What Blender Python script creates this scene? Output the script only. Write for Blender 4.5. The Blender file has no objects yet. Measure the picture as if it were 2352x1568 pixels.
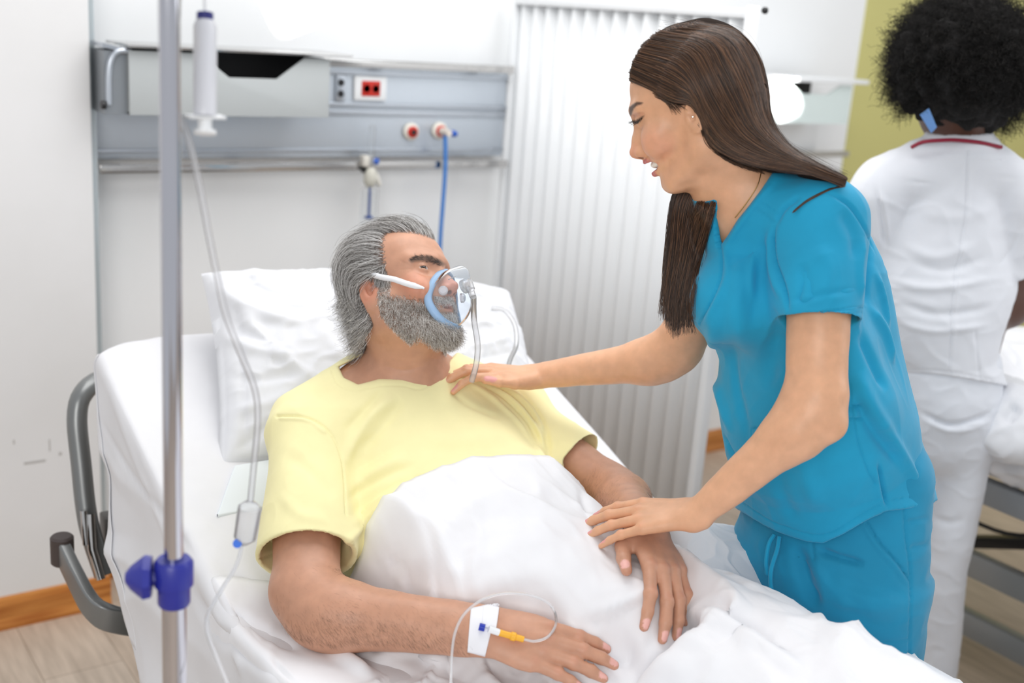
import bpy, bmesh, math, random
import numpy as np
from mathutils import Vector, Matrix
from mathutils.bvhtree import BVHTree

# ---------------------------------------------------------------- camera
IW, IH, FPX = 2352.0, 1568.0, 2650.0
_p, _r, _t = math.radians(15.7), math.radians(4.29), math.radians(54)
CAM = np.array([0.0, 0.0, 1.62])
ZUP = np.array([0, 0, 1.0])
F0 = np.array([math.cos(_t), math.sin(_t), 0]); R0 = np.cross(F0, ZUP)
FW = F0 * math.cos(_p) - ZUP * math.sin(_p); _u = np.cross(R0, FW)
RT = R0 * math.cos(_r) + _u * math.sin(_r); UP = _u * math.cos(_r) - R0 * math.sin(_r)

def ray(px, py): return FW + RT * (px - IW / 2) / FPX - UP * (py - IH / 2) / FPX
def at(px, py, d): return CAM + ray(px, py) * d
def pl(px, py, ax, v):
    r = ray(px, py); return CAM + r * (v - CAM[ax]) / r[ax]
def proj(P):
    v = np.asarray(P, float) - CAM; d = v @ FW
    return IW / 2 + (v @ RT) / d * FPX, IH / 2 - (v @ UP) / d * FPX, d
def nrm(v):
    v = np.asarray(v, float); return v / (np.linalg.norm(v) + 1e-12)

scene = bpy.context.scene
C = scene.collection
cam_d = bpy.data.cameras.new('camera'); cam = bpy.data.objects.new('camera', cam_d); C.objects.link(cam)
cam.matrix_world = Matrix(((RT[0], UP[0], -FW[0], CAM[0]), (RT[1], UP[1], -FW[1], CAM[1]), (RT[2], UP[2], -FW[2], CAM[2]), (0, 0, 0, 1)))
cam_d.sensor_width = 36.0; cam_d.lens = FPX / IW * 36.0
cam_d.clip_start = 0.05
cam_d.dof.use_dof = True; cam_d.dof.focus_distance = 1.80; cam_d.dof.aperture_fstop = 2.6
scene.camera = cam

# ---------------------------------------------------------------- world, lamps, exposure
world = bpy.data.worlds.new('daylight'); scene.world = world; world.use_nodes = True
_bg = world.node_tree.nodes['Background']; _bg.inputs[0].default_value = (0.93, 0.96, 1.0, 1); _bg.inputs[1].default_value = 0.56
def area(name, loc, target, size, sizey, power, col=(1, 1, 1), spread=180):
    l = bpy.data.lights.new(name, 'AREA'); l.shape = 'RECTANGLE'; l.size = size; l.size_y = sizey
    l.energy = power; l.color = col; l.spread = math.radians(spread)
    o = bpy.data.objects.new(name, l); C.objects.link(o); o.location = loc
    o.rotation_euler = (Vector(target) - Vector(loc)).to_track_quat('-Z', 'Y').to_euler()
    return o
area('window_daylight', (-1.4, -1.2, 2.3), (1.3, 1.6, 0.9), 1.6, 1.3, 38, (1.0, 0.98, 0.95))
area('overhead_fill', (1.7, 1.7, 2.9), (1.8, 1.9, 0), 2.6, 1.6, 40, (1, 0.98, 0.96))  # fill light added overhead, out of view, to brighten the back wall
area('far_window_daylight', (4.2, -0.4, 2.2), (2.2, 2.0, 0.9), 1.4, 1.4, 16, (0.93, 0.97, 1.0))
def sunpatch(name, target, frm, w, h, power, rot=0):
    o = area(name, frm, target, w, h, power, (1, .99, .97), 1.5); o.rotation_euler.rotate_axis('Z', rot)
sunpatch('sun_glint', tuple(pl(672, 4, 1, 3.05)), (.3, .5, 2.6), .11, .09, 3.5, .5)
sunpatch('sun_glint', tuple(pl(1790, 232, 1, 2.85)), (1.7, .4, 2.5), .09, .10, 1.2, .6)
vs = scene.view_settings
vs.view_transform = 'Standard'; vs.look = 'None'; vs.gamma = 1.0; vs.use_curve_mapping = False; vs.exposure = 0.17
cy = scene.cycles; cy.max_bounces = 7; cy.diffuse_bounces = 4; cy.glossy_bounces = 4; cy.transparent_max_bounces = 12; cy.caustics_reflective = False; cy.caustics_refractive = False

# ---------------------------------------------------------------- tagging and object helpers
def tag(o, label=None, cat=None, group=None, kind=None):
    if label: o['label'] = label
    if cat: o['category'] = cat
    if group: o['group'] = group
    if kind: o['kind'] = kind
    return o
def empty(name, loc, label=None, cat=None, group=None):
    o = bpy.data.objects.new(name, None); C.objects.link(o); o.location = loc
    bpy.context.view_layer.update()
    return tag(o, label, cat, group)
def link(name, me, mat=None, parent=None, smooth=True):
    if mat is not None and len(me.materials) == 0:
        for m in (mat if isinstance(mat, (list, tuple)) else [mat]): me.materials.append(m)
    o = bpy.data.objects.new(name, me); C.objects.link(o)
    if parent is not None:
        o.parent = parent
        o.matrix_parent_inverse = Matrix.Translation(-world_loc(parent))
    if smooth and isinstance(me, bpy.types.Mesh): me.shade_smooth()
    return o
def world_loc(o):
    v = Vector(o.location)
    while o.parent is not None:
        v = v + (o.matrix_parent_inverse.translation) + Vector(o.parent.location) * 1.0
        o = o.parent
    return v
def mesh_np(name, V, F, quads=None):
    me = bpy.data.meshes.new(name)
    V = np.asarray(V, np.float32); F = np.asarray(F, np.int32)
    me.vertices.add(len(V)); me.vertices.foreach_set('co', V.ravel())
    n = F.shape[1]
    me.loops.add(F.size); me.loops.foreach_set('vertex_index', F.ravel())
    me.polygons.add(len(F)); me.polygons.foreach_set('loop_start', np.arange(0, F.size, n, dtype=np.int32))
    me.update(calc_edges=True); me.validate()
    return me
def setcol(me, col, name='Col'):
    a = me.color_attributes.new(name, 'FLOAT_COLOR', 'POINT')
    c = np.ones((len(me.vertices), 4), np.float32); c[:, :3] = col
    a.data.foreach_set('color', c.ravel())

class BM:
    """collects simple shapes into one mesh"""
    def __init__(s): s.b = bmesh.new()
    def box(s, lo, hi, bev=0.0, seg=2):
        b = bmesh.new()
        vs_ = [b.verts.new((x, y, z)) for x in (lo[0], hi[0]) for y in (lo[1], hi[1]) for z in (lo[2], hi[2])]
        for f in ((0, 1, 3, 2), (4, 6, 7, 5), (0, 4, 5, 1), (2, 3, 7, 6), (0, 2, 6, 4), (1, 5, 7, 3)): b.faces.new([vs_[i] for i in f])
        if bev > 0: bmesh.ops.bevel(b, geom=b.edges[:], offset=bev, segments=seg, affect='EDGES', profile=0.5)
        s._add(b); return s
    def prism(s, pts, d, bev=0.0):
        """closed polygon pts (3d) extruded by vector d"""
        b = bmesh.new()
        a = [b.verts.new(tuple(p)) for p in pts]; c = [b.verts.new(tuple(np.asarray(p) + np.asarray(d))) for p in pts]
        n = len(a); b.faces.new(a); b.faces.new(c[::-1])
        for i in range(n): b.faces.new([a[i], c[i], c[(i + 1) % n], a[(i + 1) % n]])
        bmesh.ops.recalc_face_normals(b, faces=b.faces)
        if bev > 0: bmesh.ops.bevel(b, geom=b.edges[:], offset=bev, segments=2, affect='EDGES', profile=0.5)
        s._add(b); return s
    def tube(s, pts, r, n=12, caps=True):
        pts = [np.asarray(p, float) for p in pts]; rs = r if hasattr(r, '__len__') else [r] * len(pts)
        b = bmesh.new(); rings = []
        t0 = nrm(pts[1] - pts[0]); a = nrm(np.cross(t0, ZUP if abs(t0[2]) < .9 else np.array([1, 0, 0.])))
        for i, p in enumerate(pts):
            t = nrm(pts[min(i + 1, len(pts) - 1)] - pts[max(i - 1, 0)])
            a = nrm(a - t * (a @ t)); c = np.cross(t, a)
            rings.append([b.verts.new(tuple(p + (a * math.cos(2 * math.pi * k / n) + c * math.sin(2 * math.pi * k / n)) * rs[i])) for k in range(n)])
        for i in range(len(pts) - 1):
            for k in range(n): b.faces.new([rings[i][k], rings[i][(k + 1) % n], rings[i + 1][(k + 1) % n], rings[i + 1][k]])
        if caps: b.faces.new(rings[0][::-1]); b.faces.new(rings[-1])
        s._add(b); return s
    def lathe(s, c, axis, prof, n=20):
        """prof: (distance along axis, radius)"""
        c = np.asarray(c, float); t = nrm(axis)
        return s.tube([c + t * q[0] for q in prof], [max(q[1], 1e-4) for q in prof], n)
    def _add(s, b):
        me = bpy.data.meshes.new('tmp'); b.to_mesh(me); b.free(); s.b.from_mesh(me); bpy.data.meshes.remove(me)
    def build(s, name, mat, parent=None, smooth=True, flat=False):
        me = bpy.data.meshes.new(name); bmesh.ops.recalc_face_normals(s.b, faces=s.b.faces); s.b.to_mesh(me); s.b.free()
        o = link(name, me, mat, parent, smooth)
        if smooth: me.set_sharp_from_angle(angle=math.radians(38))
        return o
def catmull(pts, n):
    """resample a polyline smoothly into n points"""
    P_ = np.asarray(pts, float)
    if len(P_) == 2: return P_[0] + (P_[1] - P_[0]) * np.linspace(0, 1, n)[:, None]
    E_ = np.vstack([2 * P_[0] - P_[1], P_, 2 * P_[-1] - P_[-2]])
    d = np.r_[0, np.cumsum(np.linalg.norm(np.diff(P_, axis=0), axis=1))]; u = np.linspace(0, d[-1], n)
    k = np.clip(np.searchsorted(d, u, 'right') - 1, 0, len(P_) - 2); t = ((u - d[k]) / np.maximum(d[k + 1] - d[k], 1e-9))[:, None]
    a, b, c, e = E_[k], E_[k + 1], E_[k + 2], E_[k + 3]
    return .5 * (2 * b + (c - a) * t + (2 * a - 5 * b + 4 * c - e) * t**2 + (3 * b - a - 3 * c + e) * t**3)

# ---------------------------------------------------------------- noise
class Noise:
    def __init__(s, seed, freq, n=18, stretch=(1, 1, 1)):
        r = np.random.RandomState(seed); d = r.normal(size=(n, 3)); d /= np.linalg.norm(d, axis=1)[:, None]
        s.k = d * (freq * 2 * np.pi) * r.uniform(.5, 1.6, (n, 1)) * np.asarray(stretch); s.ph = r.uniform(0, 2 * np.pi, n); s.n = n
    def __call__(s, P):
        return np.sin(np.asarray(P) @ s.k.T + s.ph).sum(1) / math.sqrt(s.n / 2) * .6
def ridge(n): return 1 - np.minimum(np.abs(n) * 1.6, 1) ** .8

# ---------------------------------------------------------------- signed distance shapes
class Prim: pass
def _mk(fn, c, rad, k=0.0, op='u'):
    p = Prim(); p.fn = fn; p.c = np.asarray(c, float); p.r = rad; p.k = k; p.op = op; return p
def rc(a, b, ra, rb=None, k=.01, op='u'):
    a = np.asarray(a, float); b = np.asarray(b, float); rb = ra if rb is None else rb; ba = b - a; L = max(ba @ ba, 1e-9)
    def fn(P):
        t = np.clip(((P - a) @ ba) / L, 0, 1)
        return np.linalg.norm(P - a - t[:, None] * ba, axis=1) - (ra + (rb - ra) * t)
    return _mk(fn, (a + b) / 2, math.sqrt(L) / 2 + max(ra, rb), k, op)
def ell(c, r, M=None, k=.01, op='u'):
    c = np.asarray(c, float); r = np.asarray(r, float); M = np.eye(3) if M is None else np.asarray(M, float)
    def fn(P):
        q = (P - c) @ M   # columns of M are the axes
        k0 = np.linalg.norm(q / r, axis=1); k1 = np.linalg.norm(q / (r * r), axis=1)
        return np.where(k1 > 1e-9, k0 * (k0 - 1) / np.maximum(k1, 1e-9), -r.min())
    return _mk(fn, c, r.max(), k, op)
def rbox(c, h, M=None, rnd=.01, k=.01, op='u'):
    c = np.asarray(c, float); h = np.asarray(h, float) - rnd; M = np.eye(3) if M is None else np.asarray(M, float)
    def fn(P):
        q = np.abs((P - c) @ M) - h
        return np.linalg.norm(np.maximum(q, 0), axis=1) + np.minimum(q.max(1), 0) - rnd
    return _mk(fn, c, np.linalg.norm(h) + rnd, k, op)
def loft(st, n=20, k=.01, op='u', capr=None, sharp=False):
    """st: list of (centre, side vector, half width along side, half depth)"""
    c = catmull([s[0] for s in st], n); sv = catmull([s[1] for s in st], n); ab = catmull([(s[2], s[3], 0) for s in st], n)[:, :2]
    t = np.gradient(c, axis=0); t /= np.linalg.norm(t, axis=1)[:, None]
    sv = sv - t * (sv * t).sum(1)[:, None]; sv /= np.linalg.norm(sv, axis=1)[:, None]; fv = np.cross(t, sv)
    BA = np.diff(c, axis=0); L2 = (BA * BA).sum(1); cba = (c[:-1] * BA).sum(1); cc2 = (c[:-1]**2).sum(1)
    def fn(P):
        T_ = np.clip((P @ BA.T - cba) / L2, 0, 1)
        D_ = (P * P).sum(1)[:, None] - 2 * P @ c[:-1].T + cc2 - 2 * T_ * (P @ BA.T - cba) + T_ * T_ * L2
        bi = D_.argmin(1); bt = T_[np.arange(len(P)), bi]
        w = bt[:, None]; cc = c[bi] * (1 - w) + c[bi + 1] * w; s_ = sv[bi] * (1 - w) + sv[bi + 1] * w
        f_ = fv[bi] * (1 - w) + fv[bi + 1] * w; A = ab[bi] * (1 - w) + ab[bi + 1] * w; q = P - cc
        u = (q * s_).sum(1); v = (q * f_).sum(1); z2 = np.maximum((q * q).sum(1) - u * u - v * v, 0)
        cr = A.min(1) if capr is None else capr
        k0 = np.sqrt((u / A[:, 0])**2 + (v / A[:, 1])**2 + z2 / cr**2)
        k1 = np.sqrt((u / A[:, 0]**2)**2 + (v / A[:, 1]**2)**2 + z2 / cr**4)
        return np.where(k1 > 1e-6, k0 * (k0 - 1) / np.maximum(k1, 1e-6), -A.min(1))
    lo = c.min(0); hi = c.max(0)
    return _mk(fn, (lo + hi) / 2, np.linalg.norm(hi - lo) / 2 + ab.max(), k, op)
def plane_cut(p0, nv, k=.002):
    """keeps the side away from nv"""
    p0 = np.asarray(p0, float); nv = nrm(nv)
    return _mk(lambda P: (P - p0) @ nv, p0, 1e9, k, 'i')
def _poly2(px, py, poly):
    poly = np.asarray(poly, float); n = len(poly); d = np.full(len(px), 1e18); ins = np.zeros(len(px), bool)
    for i in range(n):
        a = poly[i]; b = poly[(i + 1) % n]; ex, ey = b - a; wx = px - a[0]; wy = py - a[1]
        t = np.clip((wx * ex + wy * ey) / (ex * ex + ey * ey + 1e-12), 0, 1)
        d = np.minimum(d, (wx - ex * t)**2 + (wy - ey * t)**2)
        c1 = (py >= a[1]) != (py >= b[1])
        xi = a[0] + (py - a[1]) / (ey if abs(ey) > 1e-12 else 1e-12) * ex
        ins ^= c1 & (px < xi)
    d = np.sqrt(d); return np.where(ins, -d, d)
def cone_of(poly, dmin, dmax, c, rad, k=.003, op='s'):
    """a wedge seen from the room side: outline poly (picture coordinates) between two distances"""
    def fn(P):
        x, y, d = proj(P); s = _poly2(x, y, poly) * d / FPX
        return np.maximum(s, np.maximum(dmin - d, d - dmax))
    return _mk(fn, c, rad, k, op)
def smin(a, b, k):
    if k <= 0: return np.minimum(a, b)
    h = np.maximum(k - np.abs(a - b), 0) / k; return np.minimum(a, b) - h * h * k * .25
class Sdf:
    def __init__(s, prims=()): s.p = list(prims)
    def add(s, *q):
        for x in q: s.p.extend(x if isinstance(x, (list, tuple)) else [x])
        return s
    def __call__(s, P, sub=None):
        d = np.full(len(P), .5)
        for p in (s.p if sub is None else sub):
            v = p.fn(P)
            if p.op == 'u': d = smin(d, v, p.k)
            elif p.op == 's': d = -smin(-d, v, p.k)
            elif p.op == 'i': d = -smin(-d, -v, p.k)
            elif p.op == 'o': d = d + v
        return d
    def bounds(s):
        lo = np.full(3, 1e9); hi = -lo
        for p in s.p:
            if p.op == 'u': lo = np.minimum(lo, p.c - p.r); hi = np.maximum(hi, p.c + p.r)
        return lo - .012, hi + .012
QUAL = 1.0
def surface(sdf, h, N=14, lip=1.35, box=None, skip=None):
    h = h * QUAL
    lo, hi = sdf.bounds() if box is None else box
    S = N * h; nb = np.ceil((hi - lo) / S).astype(int); half = S * math.sqrt(3) / 2
    gi = np.stack(np.meshgrid(*[np.arange(k) for k in nb], indexing='ij'), -1).reshape(-1, 3)
    cen = lo + (gi + .5) * S
    # coarse test, in chunks
    dc = np.concatenate([sdf(cen[i:i + 20000]) for i in range(0, len(cen), 20000)])
    keep = np.abs(dc) < half * lip + .006
    if skip is not None: keep &= ~skip(cen)
    gi, cen = gi[keep], cen[keep]
    o = np.stack(np.meshgrid(*[np.arange(N + 1)] * 3, indexing='ij'), -1).reshape(-1, 3)
    KV, VV, EF = [], [], []
    dims = (nb * N + 3).astype(np.int64)
    key = lambda c: (c[:, 0].astype(np.int64) * dims[1] + c[:, 1]) * dims[2] + c[:, 2]
    rel = None
    for b, c in zip(gi, cen):
        sub = [p for p in s_rel(sdf, c, half)]
        base = b * N; G = base + o; P = lo + G * h
        D = sdf(P, sub).reshape(N + 1, N + 1, N + 1)
        if D.min() > 0 or D.max() < 0: continue
        s_ = D < 0
        # cells
        cnt = np.zeros((N, N, N)); pos = np.zeros((N, N, N, 3))
        for ax in range(3):
            sl0 = [slice(None)] * 3; sl1 = [slice(None)] * 3; sl0[ax] = slice(0, N); sl1[ax] = slice(1, N + 1)
            d0 = D[tuple(sl0)]; d1 = D[tuple(sl1)]; cr = s_[tuple(sl0)] != s_[tuple(sl1)]
            t = np.where(cr, d0 / np.where(cr, d0 - d1, 1), 0)
            oth = [a for a in range(3) if a != ax]
            for i in (0, 1):
                for j in (0, 1):
                    sl = [slice(None)] * 3; sl[oth[0]] = slice(i, i + N); sl[oth[1]] = slice(j, j + N)
                    m = cr[tuple(sl)]; cnt += m
                    pos[..., ax] += t[tuple(sl)] * m; pos[..., oth[0]] += i * m; pos[..., oth[1]] += j * m
            # faces for the edges this block owns
            so = [slice(0, N)] * 3; e = np.argwhere(cr[tuple(so)])
            if len(e):
                ins = s_[tuple(so)][tuple(e.T)]; ge = e + base
                u = np.zeros(3, int); v = np.zeros(3, int); u[(ax + 1) % 3] = 1; v[(ax + 2) % 3] = 1
                q = np.stack([key(ge - u - v + 1), key(ge - v + 1), key(ge + 1), key(ge - u + 1)], 1)
                q[~ins] = q[~ins][:, ::-1]
                EF.append(q)
        a = np.argwhere(cnt > 0)
        if len(a):
            vv = lo + (a + base + pos[tuple(a.T)] / cnt[tuple(a.T)][:, None]) * h
            KV.append(key(a + base + 1)); VV.append(vv)
    K = np.concatenate(KV); V = np.concatenate(VV); Fq = np.concatenate(EF)
    od = np.argsort(K); K = K[od]; V = V[od]
    ix = np.searchsorted(K, Fq); ix = np.clip(ix, 0, len(K) - 1); ok = (K[ix] == Fq).all(1)
    return V, ix[ok].astype(np.int32)
def s_rel(sdf, c, half):
    out = []
    for p in sdf.p:
        if p.op == 'u' or p.op == 's':
            if np.linalg.norm(c - p.c) - p.r > half + p.k + .02 and p.r < 1e8: continue
            if p.op == 'u' and p.r > .05:
                if p.fn(c[None])[0] > half * 1.5 + p.k + .02: continue
        out.append(p)
    return out

class Sculpt:
    """vertices of a figure or cloth before it becomes a mesh: strokes are pressed into it, colours painted on it"""
    def __init__(s, V, F, base=(1, 1, 1)):
        s.V = V.astype(float); s.F = F; s.col = np.tile(np.asarray(base, float), (len(V), 1)); s.normals(); s.bvh = None
    def normals(s):
        a, b, c, d = (s.V[s.F[:, i]] for i in range(4)); n = np.cross(c - a, d - b); N_ = np.zeros_like(s.V)
        for i in range(4): 
            for ax in range(3): N_[:, ax] += np.bincount(s.F[:, i], n[:, ax], len(s.V))
        s.N = N_ / (np.linalg.norm(N_, axis=1)[:, None] + 1e-12)
        s.px, s.py, s.pd = proj(s.V)
        vd = s.V - CAM; s.face = -(s.N * (vd / np.linalg.norm(vd, axis=1)[:, None])).sum(1)
    def tree(s):
        if s.bvh is None: s.bvh = BVHTree.FromPolygons(s.V.tolist(), s.F.tolist())
        return s.bvh
    def hit(s, px, py):
        h = s.tree().ray_cast(Vector(CAM), Vector(nrm(ray(px, py))))
        return None if h[0] is None else np.array(h[0])
    def line(s, pts, step=3.0):
        pts = catmull(np.c_[np.asarray(pts, float)[:, :2], np.zeros(len(pts))], max(4, int(sum(np.hypot(*(np.diff(np.asarray(pts, float)[:, :2], axis=0).T))) / step)))
        q = [s.hit(p[0], p[1]) for p in pts]; return np.array([p for p in q if p is not None])
    def near(s, Q, w):
        lo = Q.min(0) - w; hi = Q.max(0) + w
        m = np.where(((s.V > lo) & (s.V < hi)).all(1))[0]
        if not len(m): return m, m, m
        best = np.full(len(m), 1e9); T = np.zeros(len(m)); n = len(Q)
        for i in range(n - 1):
            ba = Q[i + 1] - Q[i]; L = ba @ ba + 1e-12
            if L > .03**2: continue
            t = np.clip(((s.V[m] - Q[i]) @ ba) / L, 0, 1); d = np.linalg.norm(s.V[m] - Q[i] - t[:, None] * ba, axis=1)
            k = d < best; best[k] = d[k]; T[k] = (i + t[k]) / (n - 1)
        return m, best, T
    def stroke(s, pts, w, amp, taper=True, sharp=2.0):
        Q = s.line(pts)
        if len(Q) < 2: return
        m, d, T = s.near(Q, w * 3)
        if not len(m): return
        g = np.exp(-(d / w)**sharp)
        if taper: g = g * np.clip(np.sin(np.pi * np.clip(T, .02, .98)) * 1.6, 0, 1)
        s.V[m] += s.N[m] * (amp * g)[:, None]
    def paintline(s, pts, w, col, a=1.0, soft=.4):
        Q = s.line(pts)
        if len(Q) < 2: return
        m, d, T = s.near(Q, w * 2)
        if not len(m): return
        g = np.clip((w - d) / (w * soft), 0, 1) * a
        s.col[m] = s.col[m] * (1 - g[:, None]) + np.asarray(col) * g[:, None]
    def paintpoly(s, poly, col, soft=3.0, a=1.0, dmax=99, dmin=0):
        g = np.clip(.5 - _poly2(s.px, s.py, poly) / soft, 0, 1) * a * (s.face > .02) * (s.pd < dmax) * (s.pd > dmin)
        s.col = s.col * (1 - g[:, None]) + np.asarray(col) * g[:, None]
    def paintball(s, c, r, col, a=1.0, soft=.5):
        d = np.linalg.norm(s.V - np.asarray(c), axis=1); g = np.clip((r - d) / (r * soft), 0, 1) * a
        s.col = s.col * (1 - g[:, None]) + np.asarray(col) * g[:, None]
    def smooth(s, c, r, it=30):
        w = np.clip(1.3 - np.linalg.norm(s.V - np.asarray(c), axis=1) / r, 0, 1)[:, None] * .8; e = np.vstack([s.F[:, [0, 1]], s.F[:, [1, 2]], s.F[:, [2, 3]], s.F[:, [3, 0]]])
        e = e[(w[e[:, 0], 0] > 0)]; n = len(s.V); cnt = np.bincount(e[:, 0], minlength=n)[:, None] + 1e-9
        for _ in range(it):
            A = np.stack([np.bincount(e[:, 0], s.V[e[:, 1], k], n) for k in range(3)], 1) / cnt
            s.V = np.where(w > 0, s.V * (1 - w) + A * w, s.V)
        s.normals(); s.bvh = None
    def mesh(s, name):
        me = mesh_np(name, s.V, s.F); setcol(me, s.col); return me
def sculpt(prims, h, base=(1, 1, 1), **kw):
    V, F = surface(Sdf(prims), h, **kw); return Sculpt(V, F, base)

# ---------------------------------------------------------------- materials
def mat(name, col=(.8, .8, .8), rough=.5, metal=0.0, **kw):
    m = bpy.data.materials.new(name); m.use_nodes = True; nt = m.node_tree; b = nt.nodes['Principled BSDF']
    b.inputs['Base Color'].default_value = (*col, 1); b.inputs['Roughness'].default_value = rough; b.inputs['Metallic'].default_value = metal
    for k, v in kw.items():
        b.inputs[k.replace('_', ' ')].default_value = v
    m.diffuse_color = (*col, 1)
    return m
def nodes(m): return m.node_tree.nodes, m.node_tree.links, m.node_tree.nodes['Principled BSDF']
def bump(m, scale=200, strength=.15, dist=.002, kind='noise', detail=3, stretch=(1, 1, 1), coord='Object'):
    n, l, b = nodes(m); tc = n.new('ShaderNodeTexCoord'); mp = n.new('ShaderNodeMapping'); mp.inputs['Scale'].default_value = stretch
    l.new(tc.outputs[coord], mp.inputs[0])
    if kind == 'noise':
        t = n.new('ShaderNodeTexNoise'); t.inputs['Scale'].default_value = scale; t.inputs['Detail'].default_value = detail
    else:
        t = n.new('ShaderNodeTexWave'); t.inputs['Scale'].default_value = scale
    l.new(mp.outputs[0], t.inputs['Vector'])
    bp = n.new('ShaderNodeBump'); bp.inputs['Strength'].default_value = strength; bp.inputs['Distance'].default_value = dist
    l.new(t.outputs['Fac' if kind == 'noise' else 'Color'], bp.inputs['Height'])
    old = [x for x in l if x.to_socket == b.inputs['Normal']]
    if old: l.new(old[0].from_socket, bp.inputs['Normal'])
    l.new(bp.outputs[0], b.inputs['Normal']); return m
def vary(m, c1, c2, scale=8, detail=4, stretch=(1, 1, 1), lo=.35, hi=.65):
    n, l, b = nodes(m); tc = n.new('ShaderNodeTexCoord'); mp = n.new('ShaderNodeMapping'); mp.inputs['Scale'].default_value = stretch
    l.new(tc.outputs['Object'], mp.inputs[0]); t = n.new('ShaderNodeTexNoise'); t.inputs['Scale'].default_value = scale; t.inputs['Detail'].default_value = detail
    l.new(mp.outputs[0], t.inputs['Vector']); r = n.new('ShaderNodeValToRGB'); l.new(t.outputs['Fac'], r.inputs[0])
    r.color_ramp.elements[0].position = lo; r.color_ramp.elements[0].color = (*c1, 1); r.color_ramp.elements[1].position = hi; r.color_ramp.elements[1].color = (*c2, 1)
    l.new(r.outputs[0], b.inputs['Base Color']); return m
def vcol(m, noise_amt=.06, scale=60):
    n, l, b = nodes(m); a = n.new('ShaderNodeVertexColor'); a.layer_name = 'Col'
    tc = n.new('ShaderNodeTexCoord'); t = n.new('ShaderNodeTexNoise'); t.inputs['Scale'].default_value = scale; t.inputs['Detail'].default_value = 5
    l.new(tc.outputs['Object'], t.inputs['Vector'])
    mr = n.new('ShaderNodeMapRange'); mr.inputs['From Min'].default_value = .3; mr.inputs['From Max'].default_value = .7
    mr.inputs['To Min'].default_value = 1 - noise_amt; mr.inputs['To Max'].default_value = 1 + noise_amt; l.new(t.outputs['Fac'], mr.inputs[0])
    mx = n.new('ShaderNodeMix'); mx.data_type = 'RGBA'; mx.blend_type = 'MULTIPLY'; mx.inputs[0].default_value = 1
    l.new(a.outputs['Color'], mx.inputs[6]); cb = n.new('ShaderNodeCombineColor')
    for i in range(3): l.new(mr.outputs[0], cb.inputs[i])
    l.new(cb.outputs[0], mx.inputs[7]); l.new(mx.outputs[2], b.inputs['Base Color']); return m
def skin(name, sss=.12, rough=.46):
    m = mat(name, rough=rough); n, l, b = nodes(m); b.inputs['Subsurface Weight'].default_value = sss
    b.inputs['Subsurface Radius'].default_value = (1, .35, .2); b.inputs['Subsurface Scale'].default_value = .012
    vcol(m, .07, 55); bump(m, 900, .12, .0006, detail=2); return m
def cloth(name, col, rough=.85, var=.04, weave=1500):
    m = mat(name, col, rough); m.node_tree.nodes['Principled BSDF'].inputs['Sheen Weight'].default_value = .15
    c = np.array(col); vary(m, tuple(c * (1 - var)), tuple(np.minimum(c * (1 + var), 1)), 14, 5); bump(m, weave, .12, .0006); bump(m, 45, .10, .004); bump(m, 11, .22, .016, detail=2, stretch=(1, 1, .6)); return m

def sRGB(r, g, b):
    f = lambda c: (c / 255 / 12.92) if c / 255 <= .04045 else ((c / 255 + .055) / 1.055) ** 2.4
    return (f(r), f(g), f(b))

# hair as curves
def hairs(name, strands, mat_, parent=None, r0=.00022, r1=.00008):
    """strands: array list of (n,3)"""
    hc = bpy.data.hair_curves.new(name); sizes = [len(s) for s in strands]; hc.add_curves(sizes)
    P_ = np.concatenate(strands).astype(np.float32); hc.attributes['position'].data.foreach_set('vector', P_.ravel())
    ra = hc.attributes.new('radius', 'FLOAT', 'POINT') if 'radius' not in hc.attributes else hc.attributes['radius']
    R_ = np.concatenate([np.linspace(r0, r1, k) for k in sizes]).astype(np.float32); ra.data.foreach_set('value', R_)
    hc.materials.append(mat_); o = bpy.data.objects.new(name, hc); C.objects.link(o)
    if parent is not None:
        o.parent = parent; o.matrix_parent_inverse = Matrix.Translation(-world_loc(parent))
    return o
def hairmat(name, stops, rough=.45):
    """stops: list of (position, colour) chosen per strand"""
    m = mat(name, stops[0][1], rough); n, l, b = nodes(m); hi = n.new('ShaderNodeHairInfo'); r = n.new('ShaderNodeValToRGB')
    l.new(hi.outputs['Random'], r.inputs[0]); e = r.color_ramp.elements
    e[0].position, e[0].color = stops[0][0], (*stops[0][1], 1); e[1].position, e[1].color = stops[-1][0], (*stops[-1][1], 1)
    for p, c in stops[1:-1]: q = e.new(p); q.color = (*c, 1)
    l.new(r.outputs[0], b.inputs['Base Color']); return m
RNG = np.random.RandomState(7)
# ================================================================ THE ROOM
WY = 3.05
m_wall = mat('wall_paint', sRGB(232, 232, 232), .55); vary(m_wall, sRGB(228, 228, 228), sRGB(234, 234, 235), 2.5); bump(m_wall, 90, .05, .001)
m_panelwall = mat('wall_laminate', sRGB(234, 236, 238), .28); vary(m_panelwall, sRGB(240, 242, 243), sRGB(247, 248, 249), 1.4)
m_yellow = mat('olive_paint', sRGB(204, 198, 128), .6); bump(m_yellow, 120, .05, .001)
m_white = mat('white_plastic', sRGB(238, 240, 242), .35)
m_alu = mat('aluminium', sRGB(196, 202, 210), .30, .85); bump(m_alu, 30, .05, .001, stretch=(1, 1, 40))
m_alu2 = mat('brushed_panel', sRGB(205, 213, 222), .38, .55)
m_steel = mat('steel', sRGB(200, 198, 196), .14, 1.0)
m_grey = mat('grey_box', sRGB(186, 191, 192), .45)
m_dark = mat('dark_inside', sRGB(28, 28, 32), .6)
m_black = mat('black_plastic', sRGB(25, 25, 27), .4)
m_red = mat('red_plastic', sRGB(200, 40, 25), .35)
m_blue = mat('blue_plastic', sRGB(35, 90, 185), .35)

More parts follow.
